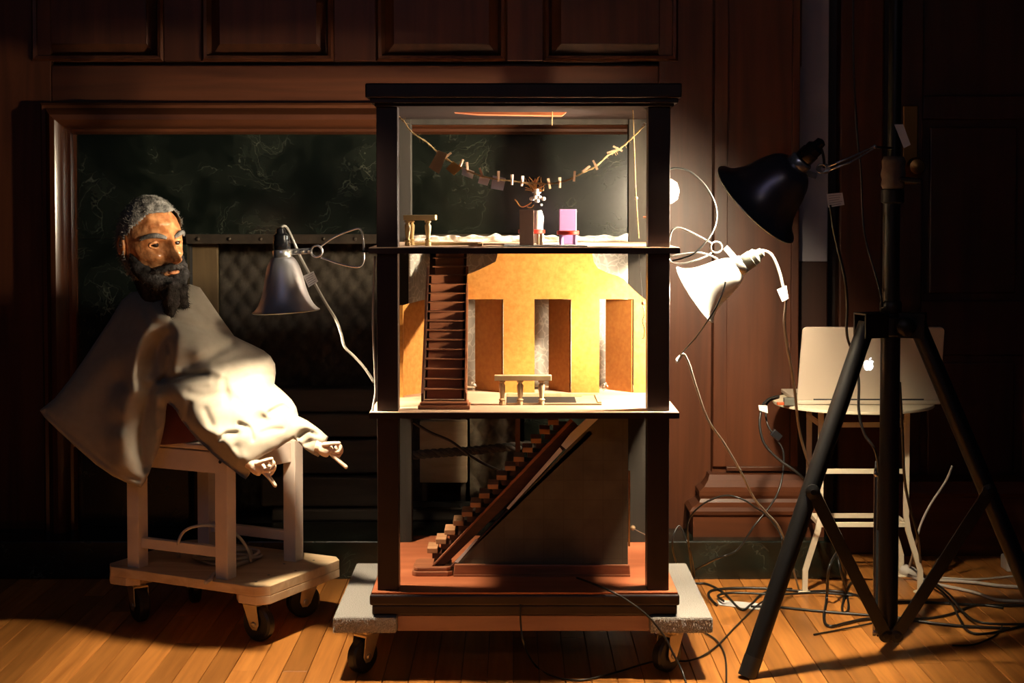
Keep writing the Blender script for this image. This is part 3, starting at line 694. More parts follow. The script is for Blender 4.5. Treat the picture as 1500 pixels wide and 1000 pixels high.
# ---- miniature chairs
yH = 3.085
def chair_a():
    c = thing('miniature_chair', 'miniature chair with tall brown back and red seat edge, turned away', 'chair', (X(778,yH), yH, .8705))
    MB().box(X(761,yH), X(782,yH), yH-.004, yH+.003, .8706, Z(307,yH)).build('backrest', M['chair_brown'], c, bevel=.0008)
    MB().lathe([(.0265,0),(.028,.001),(.028,.0075),(.0265,.0085)], (X(779,yH), yH+.033, Z(342.5,yH)), (0,0,1), 24).build('seat', M['red'], c, smooth='auto')
    for px, dy in ((764,.012),(793,.016),(771,.052),(789,.052)):
        MB().lathe([(.004,0),(.0035,.02),(.004,Z(342.5,yH)-.8706)], (X(px,yH), yH+dy, .8706), (0,0,1), 10).build('leg', M['pale_wood'], c, smooth='auto')
def chair_b():
    c = thing('miniature_chair', 'miniature chair with lilac back and round red seat at the right', 'chair', (X(833,yH), yH, .8705))
    MB().box(X(820,yH), X(846,yH), yH+.046, yH+.052, .8706, Z(307,yH)+.001).build('backrest', M['purple'], c, bevel=.0015)
    MB().lathe([(.0215,0),(.023,.001),(.023,.0075),(.0215,.0085)], (X(832.5,yH), yH+.022, Z(344,yH)), (0,0,1), 24).build('seat', M['red'], c, smooth='auto')
    for px, dy in ((822,.012),(843,.012),(824,.034),(842,.034)):
        MB().lathe([(.0035,0),(.003,.02),(.0035,Z(344,yH)-.8706)], (X(px,yH), yH+dy, .8706), (0,0,1), 10).build('leg', M['purple'], c, smooth='auto')
chair_a(); chair_b()
# ---- small white figure behind the brown chair
yG = 3.185
def g(px, py): return at(px, py, yG)
FG = thing('miniature_figure', 'small white hatted figure with wire arm standing behind the brown chair', 'figurine', (X(787,yG), yG, .8705))
prf = [(796,.013),(0,0)]
b = MB(); zt_ = lambda py: Z(py, yG)
b.lathe([(.010,0),(.013,.006),(.012,.02),(.0105,.035),(.0115,.048),(.0125,.056),(.0095,.064),(.008,.070)], (X(788,yG),yG,.8712), (0,0,1), 16)
b.build('dress', M['figure_white'], FG, smooth=True)
b = MB()
for px, py, r in ((779,291,.0075),(784,289,.007),(790,289,.0072),(796,291,.0068),(787,294,.0075),(793,300,.004)): b.ball(g(px,py)+Vector((0,random.uniform(-.004,.004),0)), (r*.72,r*.7,r*.6), 10, 7)
b.build('ruffled_collar', M['figure_white'], FG, smooth=True)
b = MB(); b.lathe([(.0045,0),(.006,.003),(.0055,.008),(.003,.011)], g(786,288), (0,0,1), 12); b.build('head', M['hand'], FG, smooth=True)
b = MB(); b.lathe([(.009,0),(.0095,.001),(.006,.0022),(.0055,.007),(.004,.0085)], g(786,282.5), (0,0,1), 14); b.build('hat', M['figure_white'], FG, smooth='auto')
MB().tube(smooth_path([g(779,296),g(773,300),g(766,303),g(761,301),g(757,295),g(754,292)],5), .0011, 6).build('wire_arm', M['brass'], FG)
MB().tube(smooth_path([g(782,300),g(778,304),g(772,303)],4), .0009, 6).build('wire_arm', M['brass'], FG)
b = MB(); random.seed(5)
for k in range(26):
    a_ = g(786+random.uniform(-4,4), 283); e = g(786+random.uniform(-17,14), 283-random.uniform(4,25)); md = a_.lerp(e,.5)+Vector((random.uniform(-.006,.006),random.uniform(-.008,.008),.003))
    b.tube(smooth_path([a_,md,e],3), .0006, 4)
b.build('twig_hair', M['brass'], FG, kind='stuff')
# ---- garland of twine with clothespins and cards
yT = 3.09
gp = [(581,168),(592,178),(600,190),(612,200),(625,208),(640,222),(655,233),(675,245),(700,256),(725,262),(750,265),(775,268),(800,269),(820,267),(838,261),(855,252),(872,244),(890,228),(905,220),(915,212),(930,198),(945,182)]
gpts = smooth_path([at(a,b_,yT+.015*math.sin(a*.05)) for a,b_ in gp], 5)
b = MB()
for s in range(2):
    b.tube([p+Vector((0, .0011*math.cos(q*1.1+s*PI), .0011*math.sin(q*1.1+s*PI))) for q, p in enumerate(gpts)], .0012, 5)
random.seed(9)
for k in range(46):
    p = random.choice(gpts[:30]+gpts[-26:]); d = Vector((random.uniform(-1,1),random.uniform(-1,1),random.uniform(-1,1)))*random.uniform(.004,.010)
    b.tube([p, p+d*.6+Vector((0,0,.001)), p+d], .0003, 3)
tag(b.build('twine_garland', M['twine']), 'frayed twine garland hanging in a curve across the open upper storey', 'string')
def gy(px): # garland height at px
    best = min(gpts, key=lambda p: abs(p.x-X(px,p.y))); return best
pins = [(656,.9,0),(674,.5,0),(687,-.1,0),(707,-.35,0),(731.5,.03,0),(750,0,.5),(767,.15,.5),(805,-.2,.8),(819.5,0,.9),(840,.1,.6),(858,1.0,.3),(873,-.45,.4),(897,1.25,.4),(905,-1.1,.4)]
ordn = ['first','second','third','fourth','fifth','sixth','seventh','eighth','ninth']
def pin_mesh():
    b = MB(); L_ = .0215
    for s in (-1,1):
        b.hexa([(-.0022,s*.0009-.0006,-L_/2),(.0022,s*.0009-.0006,-L_/2),(.0022,s*.0009+.0008,-L_/2),(-.0022,s*.0009+.0008,-L_/2),
                (-.0018,s*.0022-.0006,L_/2),(.0018,s*.0022-.0006,L_/2),(.0018,s*.0022+.0006,L_/2),(-.0018,s*.0022+.0006,L_/2)])
    b.tube([(-.0026,0,.001),(.0026,0,.001)], .0014, 6)
    return b
P0 = None
for k, (px, tilt, short) in enumerate(pins):
    p = gy(px)
    if P0 is None: o = P0 = pin_mesh().build('clothespin', M['pin'])
    else: o = P0.copy(); col.objects.link(o)
    o.location = p+Vector((0,0,.0065*(1-2.0*short*.6)))
    o.rotation_euler = (0, tilt, random.uniform(-.5,.5)+short*.8)
    if k < 5: l_ = 'tiny wooden clothespin holding the %s on the twine garland' % ['large brown card','ochre card','white card','pale pink card','lilac card'][k]
    else: l_ = 'tiny bare clothespin on the twine garland, %s to the right of the lilac card' % ordn[k-5]
    tag(o, l_, 'clothespin', 'clothespins on the garland')
cards = [((655,225),(643,255),(628,245),(642,220),'card_brown','large tilted brown paper card at the left of the garland'),
         ((677,246),(665,257),(653,247),(664,236),'card_ochre','small ochre paper card pinned second on the garland'),
         ((695,251),(692,262),(676,256),(678,245),'card_white','white paper card pinned third on the garland'),
         ((718,261),(714,272),(700,268),(703,257),'card_pink','pale pink paper card pinned fourth on the garland'),
         ((741,261),(737,279),(719,276),(722,257),'card_lilac','lilac paper card pinned fifth on the garland')]
for q0,q1,q2,q3,m_,l_ in cards:
    tag(MB().prism([at(*q,yT+.006) for q in (q0,q1,q2,q3)], (0,.0006,0)).build('paper_card', M[m_]), l_, 'card', 'cards on the garland')
tag(MB().tube(smooth_path([at(815,157,3.19),at(810,158,3.185),at(809,168,3.185),at(808.5,184,3.185)],5), .0012, 6).build('short_string', M['twine']), 'short loose string hanging from the pointed board under the roof', 'string')
PS = thing('pulley_string', 'thin vertical string with a bead hanging from the roof by the right post', 'string', at(928,156,3.13))
MB().tube(smooth_path([at(927,156,3.13),at(930,240,3.13),at(932,290,3.13),at(936,349,3.13)],6), .0011, 6).build('cord', M['twine'], PS)
MB().ball(at(932,290,3.13), .0036, 10, 8).build('bead', M['pale_wood'], PS, smooth=True)
PH = thing('hanging_hook', 'small dark hook and bead on a thin string below the upper floor at right', 'hook', at(942,372,3.12))
MB().tube([at(936,372.5,3.12), at(941,440,3.12)], .0007, 5).build('cord', M['black_cable'], PH)
MB().ball(at(942,444,3.12), .0042, 12, 8).build('bead', M['stair_wood'], PH, smooth=True)
MB().tube(smooth_path([at(942,449,3.12),at(944,460,3.12),at(941,470,3.12),at(944,482,3.12),at(943,494,3.12),at(940,495,3.12)],4), .0012, 6).build('chain', M['black_metal'], PH)
MB().tube([at(945,470,3.12),at(950,486,3.12)], .001, 6).build('pin', M['stair_wood'], PH)
for px, py, nm in ((946,158,'eye_hook'),(943,182,'eye_hook')):
    c = at(px, py, 3.07)
    MB().tube([c+Vector((.0035*math.cos(t),0,.0035*math.sin(t))) for t in np.linspace(0,2*PI,14,endpoint=False)], .0008, 6, closed=True).build(nm, M['steel'], HS)
MB().tube([at(942,318,3.08), at(952,318,3.08)], .0022, 8).build('dowel_pin', M['stair_wood'], HS)

# ------------------------------------------------------------------ clamp lamps
BELL = [(0,1.0),(.012,1.0),(.03,.96),(.07,.895),(.12,.835),(.19,.775),(.28,.715),(.37,.67),(.47,.63),(.56,.60),(.66,.565),(.75,.525),(.82,.49),(.88,.45),(.93,.405),(.97,.36),(1.0,.31),(1.012,.19)]
def clamp_lamp(label, rim, neck, R, shade_m, watt, colr, sock_m, tube_sock=.018):
    rim = Vector(rim); neck = Vector(neck); ax = (neck-rim); Ln = ax.length; ax.normalize()
    L_ = thing('clamp_lamp', label, 'lamp', rim)
    th = .0012
    prof = [(r*R, t*Ln) for t, r in BELL]+[(r*R-th, t*Ln-th*.6) for t, r in BELL[::-1]]
    b = MB().lathe(prof+[prof[0]], rim, ax, 48, cap=False); sh = b.build('shade', M[shade_m], L_, smooth='auto')
    # rolled lip, white inside
    inn = MB().lathe([(r*R-th-.0005, t*Ln-th*.6-.0006) for t, r in BELL], rim, ax, 48, cap=False).build('shade_lining', M['inside_white' if shade_m != 'alu' else 'alu'], sh, smooth=True)
    ru = ax.orthogonal().normalized(); rv = ax.cross(ru)
    MB().tube([rim+(ru*math.cos(a)+rv*math.sin(a))*R for a in np.linspace(0,2*PI,48,endpoint=False)], .0016, 6, closed=True).build('rim', M['steel' if shade_m != 'white_enamel' else 'white_enamel'], sh, smooth=True)
    s = min(R/.067, 1.22)
    MB().lathe([(.018*s,-.003*s),(.0198*s,0),(.0198*s,.014*s),(.0185*s,.016*s)], neck, ax, 24).build('collar', M['chrome'], L_, smooth='auto')
    ts = tube_sock*s
    MB().lathe([(ts*.9,0),(ts*.98,.002*s),(ts*.98,.018*s),(ts*.9,.019*s),(ts*.9,.028*s),(ts*.58,.033*s),(ts*.52,.042*s),(ts*.2,.045*s)], neck+ax*.016*s, ax, 20).build('socket', M[sock_m], L_, smooth='auto')
    br = .024*min(s,1.3); bc = rim+ax*(Ln*(.60 if shade_m == 'alu' else .42))
    bm_ = bulb_mat('bulb_'+shade_m, watt, 4*PI*br*br, colr)
    MB().ball(bc, br, 10, 8).build('bulb', bm_, L_, smooth=True)
    MB().lathe([(br*.55,0),(br*.5,Ln*(.16 if shade_m == 'alu' else .3))], bc+ax*br*.9, ax, 12).build('bulb_base', M['steel'], L_)
    return L_, ax, neck, s
def wire_clamp(L_, ring, pts, arm, r=.0021):
    MB().tube(smooth_path(pts, 6), r, 8).build('clamp_handle', M['chrome'], L_, smooth=True)
    b = MB(); c = Vector(ring)
    for q in (-.004, 0, .004):
        b.tube([c+Vector((.0115*math.cos(t), q, .0115*math.sin(t))) for t in np.linspace(0,2*PI,20,endpoint=False)], .0021, 6, closed=True)
    b.build('clamp_spring', M['chrome'], L_, smooth=True)
    MB().bar(arm[0], arm[1], .012, .003, up=Vector((0,1,0))).build('clamp_arm', M['chrome'], L_, bevel=.0006)
def warn_tag(parent, q, Y, lines=5):   # four pixel corners: little printed tag
    P = [at(a,b_,Y) for a,b_ in q]
    o = MB().prism(P, (0,.0006,0)).build('tag', M['paper'], parent)
    b = MB()
    for k in range(lines):
        t0 = .15+.7*k/(lines-1); e = .03
        A = P[0].lerp(P[3], t0); B = P[1].lerp(P[2], t0); A2 = P[0].lerp(P[3], t0+e); B2 = P[1].lerp(P[2], t0+e)
        f0, f1 = .1, .9-.25*((k*7)%3)/3
        b.add([v+Vector((0,-.0003,0)) for v in (A.lerp(B,f0), A.lerp(B,f1), A2.lerp(B2,f1), A2.lerp(B2,f0))], [(0,1,2,3)])
    b.build('tag_print', M['print'], o); return o
# left lamp
YL = 3.08
WARM = (1, .80, .55)
LL, ax, nk, s = clamp_lamp('silver bell clamp lamp pointing down over the puppet, left of the model house', at(419,455.5,YL), at(414,377,YL), .068, 'alu', BULB_W['left'], WARM, 'bakelite')
wire_clamp(LL, at(464,368,YL), [at(468,362,YL),at(490,347,YL),at(518,336,YL),at(528,336,YL),at(532,350,YL),at(533,370,YL),at(532,384,YL),at(524,391,YL),at(500,387,YL),at(470,377,YL)], (at(424,369,YL),at(456,367,YL)))
MB().bar(at(531,368,YL), at(548,367,YL), .016, .004, up=Vector((0,0,1))).build('clamp_jaw', M['black_metal'], LL)
cd = MB().tube(smooth_path([at(412,333,YL),at(417,331,YL+.004),at(424,340,YL+.012),at(440,376,YL+.02),at(455,404,YL+.02),at(475,440,YL+.02),at(492,468,YL+.02),at(500,490,YL+.015),at(505,508,YL+.012),at(520,523,YL+.01),at(535,540,YL+.005),at(548,560,YL)],6), .0028, 8).build('cord', M['grey_cable'], LL, smooth=True)
warn_tag(cd, ((444,404),(459,397),(466,412),(452,421)), YL+.015)
for i_, (px, r_) in enumerate(((433,.003),(443,.004),(452,.003))):
    MB().ball(at(px,368,YL-.003), r_, 8, 6).build('clamp_rivet', M['steel'], LL, smooth=True)
# white cable along the left post
tag(MB().tube(smooth_path([at(549,375,3.04),at(547,420,3.04),at(546.5,480,3.04),at(549,540,3.04),at(550,572,3.04),at(547,592,3.03),at(545,604,3.02)],6), .0022, 8).build('white_cable', M['white_cable'], smooth=True), 'white cable running down the left front post of the model house', 'cable')
# lower right lamp
YR = 3.105
RL, ax, nk, s = clamp_lamp('blazing white bell clamp lamp aimed into the model house from the right', at(1018,431.5,YR), at(1081,391.5,YR-.022), .0675, 'white_enamel', BULB_W['right'], WARM, 'grey_socket')
wire_clamp(RL, at(1049,362,YR), [at(1042,356,YR),at(1020,344,YR),at(998,334,YR),at(986,336,YR),at(981,350,YR),at(980,366,YR-.01),at(981,381,YR-.015),at(990,386,YR-.02),at(1010,384,YR-.02),at(1035,375,YR-.01),at(1044,368,YR)], (at(1062,362,YR),at(1078,380,YR)))
MB().tube(smooth_path([at(981,376,YR-.03),at(1000,372,YR-.03),at(1024,370,YR-.03),at(1040,374,YR-.02),at(1052,380,YR-.01)],5), .0021, 8).build('clamp_handle', M['chrome'], RL, smooth=True)
cd = MB().tube(smooth_path([at(1112,368,YR),at(1122,368,YR),at(1132,376,YR),at(1141,396,YR),at(1147,420,YR),at(1151,440,YR+.01),at(1149,470,YR+.03),at(1152,500,YR+.06),at(1160,545,YR+.15),at(1165,580,YR+.25),at(1170,625,YR+.35),at(1180,665,YR+.42),at(1200,720,YR+.5),at(1235,790,YR+.56)],6), .0032, 8).build('cord', M['grey_cable'], RL, smooth=True)
warn_tag(cd, ((1138,424),(1152,418),(1155,437),(1146,442)), YR-.004)
# top lamp on the tripod
YT = 3.055
TL, ax, nk, s = clamp_lamp('large black bell clamp lamp fixed to the tripod pole, facing down left', at(1107.5,299,YT), at(1166,243,YT-.040), .105, 'black_enamel', BULB_W['top'], (1,.80,.54), 'bakelite', .016)
MB().tube([at(1212,244,YT),at(1245,231,YT),at(1279,215,YT+.04)], .0021, 8).build('clamp_handle', M['chrome'], TL, smooth=True)
MB().tube([at(1207,252,YT+.01),at(1245,238,YT+.006),at(1281,217,YT+.04)], .0021, 8).build('clamp_handle', M['chrome'], TL, smooth=True)
b = MB()
for q in (-.006,-.002,.002,.006):
    c = at(1206,247,YT); b.tube([c+Vector((.010*math.cos(t)+q*.8, q, .0085*math.sin(t))) for t in np.linspace(0,2*PI,18,endpoint=False)], .0018, 6, closed=True)
b.build('clamp_spring', M['chrome'], TL, smooth=True)
MB().bar(at(1172,250,YT-.02), at(1196,258,YT-.01), .012, .003, up=Vector((0,1,0))).build('clamp_arm', M['chrome'], TL)
MB().bar(at(1279,215,YT+.04), at(1304,217,YT+.07), .012, .004).build('clamp_jaw', M['black_metal'], TL)
MB().ball(at(1281,215,YT+.04), .005, 8, 6).build('clamp_rivet', M['chrome'], TL, smooth=True)
MB().tube(smooth_path([at(1186,211,YT),at(1196,210,YT),at(1204,220,YT),at(1207,236,YT),at(1207,246,YT)],5), .003, 8).build('cord', M['black_cable'], TL, smooth=True)

# small cool clip light behind the right front post
YC = 3.22
CL = thing('clip_light', 'small bluish white clip light peeking out behind the right front post', 'lamp', at(986,280,YC))
ledc = at(984,280,YC); lax = Vector((-1,.07,-.03)).normalized()
MB().lathe([(.004,-.016),(.018,-.012),(.0265,0),(.0275,.036),(.0262,.036),(.025,.002),(.004,.001)], ledc, lax, 28).build('light_head', M['white_enamel'], CL, smooth='auto')
MB().lathe([(.0225,0),(.0225,.0012)], ledc+lax*.003, lax, 24).build('light_disc', M['led'], CL)
MB().tube(smooth_path([at(978,249,3.08),at(990,246,3.08),at(1010,251,3.08),at(1030,268,3.08),at(1045,292,3.075),at(1050,315,3.07),at(1046,335,3.05),at(1036,352,3.03),at(1018,370,3.02),at(1000,378,3.02),at(985,382,3.03)],6), .002, 8).build('gooseneck', M['black_cable'], CL, smooth=True)

# ------------------------------------------------------------------ tripod stand
TC = onz(1306, 958, 0); TC = Vector((X(1306,3.15), 3.15, 0))
TR = thing('tripod_stand', 'tall black tripod lighting stand at the right with spread legs', 'stand', TC)
yc = 3.15
zc = Z(470, yc)
MB().tube([(TC.x,yc,Z(930,yc)),(TC.x,yc,Z(440,yc))], .0205, 20).build('lower_pole', M['black_metal'], TR, smooth='auto')
MB().tube([(TC.x,yc,Z(455,yc)),(TC.x,yc,Z(275,yc))], .0175, 20).build('middle_pole', M['black_metal'], TR, smooth='auto')
MB().tube([(TC.x+.004,yc,Z(280,yc)),(TC.x+.006,yc,1.75)], .0135, 20).build('upper_pole', M['black_metal'], TR, smooth='auto')
MB().lathe([(.021,0),(.023,.004),(.023,.02),(.021,.024)], (TC.x,yc,Z(458,yc)), (0,0,1), 20).build('pole_collar', M['black_metal'], TR, smooth='auto')
MB().lathe([(.020,0),(.024,.003),(.024,.028),(.019,.032)], (TC.x+.002,yc,Z(298,yc)), (0,0,1), 20).build('pole_collar', M['black_metal'], TR, smooth='auto')
# leg head: three channel brackets
feet = [onz(1097,991,0.0), Vector((1.12,3.03,0)), Vector((TC.x*3.57/3.15,3.57,0))]
hd = MB().lathe([(.026,0),(.030,.004),(.030,.040),(.026,.044)], (TC.x,yc,Z(492,yc)), (0,0,1), 20).build('leg_head', M['black_metal'], TR, smooth='auto')
for fi, ft in enumerate(feet):
    d = Vector((ft.x-TC.x, ft.y-yc, 0)).normalized(); sd = Vector((-d.y, d.x, 0))
    if fi == 0: A = at(1270,474,yc-.02)
    elif fi == 1: A = at(1343,474,yc-.02)
    else: A = Vector((TC.x, yc, zc))+d*.055
    d2 = Vector((A.x-TC.x, A.y-yc, 0)).normalized(); s2 = Vector((-d2.y, d2.x, 0)); rad = (Vector((A.x-TC.x, A.y-yc,0))).length
    br = MB(); zt0, zt1 = Z(493,yc), Z(457,yc)
    for q in (-1, 1):
        br.hexa([Vector((TC.x,yc,z_))+d2*a+s2*(q*.021+e) for z_ in (zt0,zt1) for a, e in ((.02,-.002),(rad+.018,-.002),(rad+.018,.002),(.02,.002))])
    br.hexa([Vector((TC.x,yc,z_))+d2*a+s2*e for z_ in (zt1-.004,zt1) for a, e in ((.02,-.022),(rad+.018,-.022),(rad+.018,.022),(.02,.022))])
    br.build('leg_bracket', M['black_metal'], TR)
    ft_ = Vector((ft.x, ft.y, .012))
    lg = MB().tube([A, ft_], .0185, 18).build('leg', M['black_metal'], TR, smooth='auto')
    dr = (ft_-A).normalized()
    MB().tube([ft_-dr*.03, ft_+dr*.012], .0192, 18).build('rubber_foot', M['rubber'], lg, smooth='auto')
    # brace from the leg to the pole bottom
    t = .486
    B = A.lerp(ft_, t); dd = Vector((B.x-TC.x,B.y-yc,0)).normalized(); ss = Vector((-dd.y,dd.x,0))*(.019)
    pb_ = Vector((TC.x, yc, Z(925,yc)))+dd*.012
    c = -1 if fi == 0 else 1
    off = Vector((0,-.022,0)) if fi < 2 else ss
    brace = MB().bar(B+off, pb_+off, .026, .005, up=Vector((0,1,0))).build('brace', M['black_metal'], TR, bevel=.001)
    for e_ in (B+off, pb_+off):
        MB().lathe([(.015,-.004),(.015,.003),(.006,.006),(.006,.008)], e_, Vector((0,-1,0)) if fi < 2 else ss, 14).build('brace_bolt', M['black_metal'], brace, smooth='auto')
MB().box(X(1284,yc-.03), X(1287,yc-.03), yc-.032, yc-.026, Z(925,yc), Z(682,yc)).build('height_strap', M['steel'], TR)
for py in (690, 920): MB().lathe([(.005,0),(.005,.006),(.002,.008)], (X(1286,yc-.03),yc-.032,Z(py,yc)), (0,-1,0), 10).build('strap_bolt', M['steel'], TR)
# knob of the leg head and cloth tape wrap, paper label
MB().lathe([(.012,0),(.020,.004),(.020,.022),(.012,.028)], (TC.x+.02,yc-.03,Z(476,yc)), (0,-1,0), 12).build('clamp_knob', M['black_metal'], TR, smooth='auto')
b = MB(); random.seed(2); rows = []
prof = [(.021,0),(.0245,.008),(.023,.02),(.026,.03),(.0235,.045),(.025,.058),(.021,.068)]
b.lathe(prof, (TC.x+.002,yc,Z(277,yc)), (.03,0,1), 14); b.build('cloth_wrap', M['tapecloth'], TR, smooth=True)
MB().bar((TC.x+.01,yc-.025,Z(262,yc)),(TC.x+.055,yc-.03,Z(266,yc)),.014,.010).build('wing_nut', M['black_metal'], TR, bevel=.003)
q = ((1310,182),(1323,182),(1334,212),(1324,217))
b = MB().prism([at(a,c,yc-.022) for a,c in q], (0,.0008,0)); b.build('paper_label', M['paper'], TR)

# thin cables hanging at the tripod
def cable(pts, label, m='black_cable', r=.0026, n=7, name='cable', group=None):
    return tag(MB().tube(smooth_path(pts, n), r, 8).build(name, M[m], smooth=True), label, 'cable', group)
cable([at(1250,-20,3.2),at(1250,80,3.2),at(1255,190,3.2),at(1261,250,3.2),at(1264,320,3.2),at(1270,360,3.18),at(1282,400,3.16),at(1290,432,3.14),at(1292,450,3.14)], 'thin dark cable hanging from above and joining the tripod collar', r=.0022)
tc_ = cable([at(1216,300,3.1),at(1222,340,3.1),at(1230,375,3.1),at(1238,410,3.1),at(1241,450,3.11),at(1240,480,3.12),at(1243,500,3.16),at(1253,525,3.2),at(1258,560,3.2),at(1258,600,3.2),at(1266,635,3.2),at(1282,660,3.2),at(1287,700,3.25),at(1285,790,3.3)], 'black cable with a white tag at its top, passing behind the left tripod leg', r=.003)
warn_tag(tc_, ((1211,284),(1234,282),(1237,300),(1213,304)), 3.098)

# ------------------------------------------------------------------ stool with laptop
ys = 3.74
zt_ = onz(1255, 602, .0).z
zs_ = Z(598, 3.56)         # top surface height
sc_c = Vector((X(1254,3.72), 3.74, 0)); R_ = (X(1370,3.74)-X(1138,3.74))/2
ST = thing('metal_stool', 'cream round-topped metal stool with splayed feet carrying the laptop', 'stool', (sc_c.x, sc_c.y, 0))
zs_ = .953-(592-300)/2200*3.72
MB().lathe([(R_-.006,-.004),(R_,-.003),(R_+.001,0),(R_,.004),(R_-.008,.005),(.01,.004)], (sc_c.x,sc_c.y,zs_), (0,0,1), 56).build('seat', M['cream'], ST, smooth='auto')
h_ = .098
ly0, ly1 = 3.665, 3.83
cxs = (X(1203,3.68)+0, X(1329,3.68))
lf = [(-1,-1),(1,-1),(-1,1),(1,1)]
for sx, sy in lf:
    x_ = cxs[0] if sx < 0 else cxs[1]; y_ = ly0 if sy < 0 else ly1
    if sy > 0: x_ = x_-sx*.004
    fo = .036*sx
    p = [(x_,y_,zs_-.004),(x_,y_,.19),(x_+fo*.15,y_,.155),(x_+fo*.75,y_,.085),(x_+fo,y_,.055),(x_+fo*1.02,y_,.003)]
    b = MB()
    for k in range(len(p)-1): b.bar(p[k], Vector(p[k+1])+(Vector(p[k+1])-Vector(p[k])).normalized()*.003, .013, .010, up=Vector((0,1,0)))
    lg = b.build('leg', M['cream'], ST, bevel=.001)
    MB().lathe([(.016,0),(.017,.002),(.012,.005)], (x_+fo*1.02,y_,0), (0,0,1), 14).build('foot', M['cream'], lg, smooth='auto')
for py, y_ in ((622,ly0),(690,ly0),(768,ly0),(755,ly1)):
    z_ = Z(py, y_)
    MB().box(cxs[0], cxs[1], y_-.004, y_+.004, z_-.006, z_+.006).build('rung', M['cream'], ST, bevel=.001)
for x_ in cxs:
    MB().box(x_-.004, x_+.004, ly0, ly1, Z(622,ly0)-.006, Z(622,ly0)+.006).build('rung', M['cream'], ST, bevel=.001)
    MB().box(x_-.004, x_+.004, ly0, ly1, Z(768,ly0)-.006, Z(768,ly0)+.006).build('rung', M['cream'], ST, bevel=.001)
# laptop: back of the open lid
LP = thing('laptop', 'silver laptop with its lid open and glowing fruit logo, on the stool', 'laptop', (sc_c.x, 3.69, zs_+.005), 0)
yl = 3.665; zl = zs_+.020
def lid_pt(u, v):   # u 0..1 across, v 0..1 up
    bl, br_, tl, tr_ = at(1167.5,586,yl), at(1377,586,yl), at(1176,479.5,yl-.045), at(1384,479.5,yl-.045)
    return bl.lerp(br_,u).lerp(tl.lerp(tr_,u), v)
b = MB(); n = 10; ring = []
wL = .354; hL = .19; rc = .011
for cx_, cy_, a0 in ((wL-rc, hL-rc, 0),(rc, hL-rc, 90),(0.002,.002,180),(wL-.002,.002,270)):
    rr = rc if a0 < 180 else .002
    for k in range(7):
        a = math.radians(a0+90*k/6); ring.append(((cx_+rr*math.cos(a))/wL, (cy_+rr*math.sin(a))/hL))
nl = (lid_pt(1,0)-lid_pt(0,0)).cross(lid_pt(0,1)-lid_pt(0,0)).normalized()
if nl.y > 0: nl = -nl
lid = b.prism([lid_pt(u,v) for u,v in ring], -nl*.006).build('lid', M['laptop'], LP, bevel=.0012)
MB().prism([lid_pt(u,v)-nl*.0065 for u,v in ((.04,.06),(.96,.06),(.96,.95),(.04,.95))], -nl*.0006).build('screen', M['keys'], lid)
p0, p1 = lid_pt(0,0), lid_pt(1,0)
MB().prism([(p0.x,yl-.006,zs_+.006),(p1.x,yl-.006,zs_+.006),(p1.x-.002,yl+.232,zs_+.006),(p0.x+.002,yl+.232,zs_+.006)], (0,0,.010)).build('base', M['laptop'], LP, bevel=.002)
MB().prism([(p0.x+.02,yl+.03,zs_+.0162),(p1.x-.02,yl+.03,zs_+.0162),(p1.x-.02,yl+.125,zs_+.0162),(p0.x+.02,yl+.125,zs_+.0162)], (0,0,.0006)).build('keyboard', M['keys'], LP)
MB().tube([(p0.x+.04,yl+.002,zs_+.017),(p1.x-.04,yl+.002,zs_+.017)], .004, 8).build('hinge', M['keys'], LP)
# bitten apple logo
def lg_pt(x_, y_): return lid_pt((1272-1171)/209+x_/wL, .485+y_/hL)+nl*.0004
half = [(0,.0108),(.003,.0125),(.007,.0128),(.0105,.0105),(.0125,.006),(.0125,-.001),(.0105,-.0075),(.0075,-.0122),(.0045,-.0138),(.002,-.0130),(0,-.0126)]
poly = [(-x_, y_) for x_, y_ in half[::-1]]
poly = smooth_path([Vector((x_,y_,0)) for x_,y_ in poly],3)
rt = smooth_path([Vector((x_,y_,0)) for x_,y_ in half[:4]],3)
bite = [Vector((.0166+.0072*math.cos(a), .0040+.0072*math.sin(a), 0)) for a in np.linspace(math.radians(130), math.radians(232), 8)]
rb = smooth_path([Vector((x_,y_,0)) for x_,y_ in ((.0112,-.0052),)+tuple(half[6:])],3)
ap = poly+rt[1:-1]+bite+rb[1:-1]
ap = [p for k,p in enumerate(ap) if (p-ap[k-1]).length > 1e-5]
MB().prism([lg_pt(p.x, p.y) for p in ap], nl*.0004).build('logo', M['logo'], lid)
lf_ = [(-.0005,.0135),(-.0002,.0165),(.002,.0190),(.005,.0204),(.0055,.0185),(.0045,.0160),(.002,.0140)]
MB().prism([lg_pt(*p) for p in lf_], nl*.0004).build('logo_leaf', M['logo'], lid)
AD = thing('cable_adapter', 'grey plug with an orange end at the left edge of the stool', 'adapter', at(1160,580,3.66))
MB().box(X(1151,3.64), X(1168,3.64), 3.64, 3.66, zs_+.0055, zs_+.024).build('plug_body', M['grey_socket'], AD, bevel=.002)
MB().box(X(1141,3.64), X(1152,3.64), 3.645, 3.656, zs_+.0065, zs_+.013).build('orange_end', M['orange_plastic'], AD, bevel=.001)

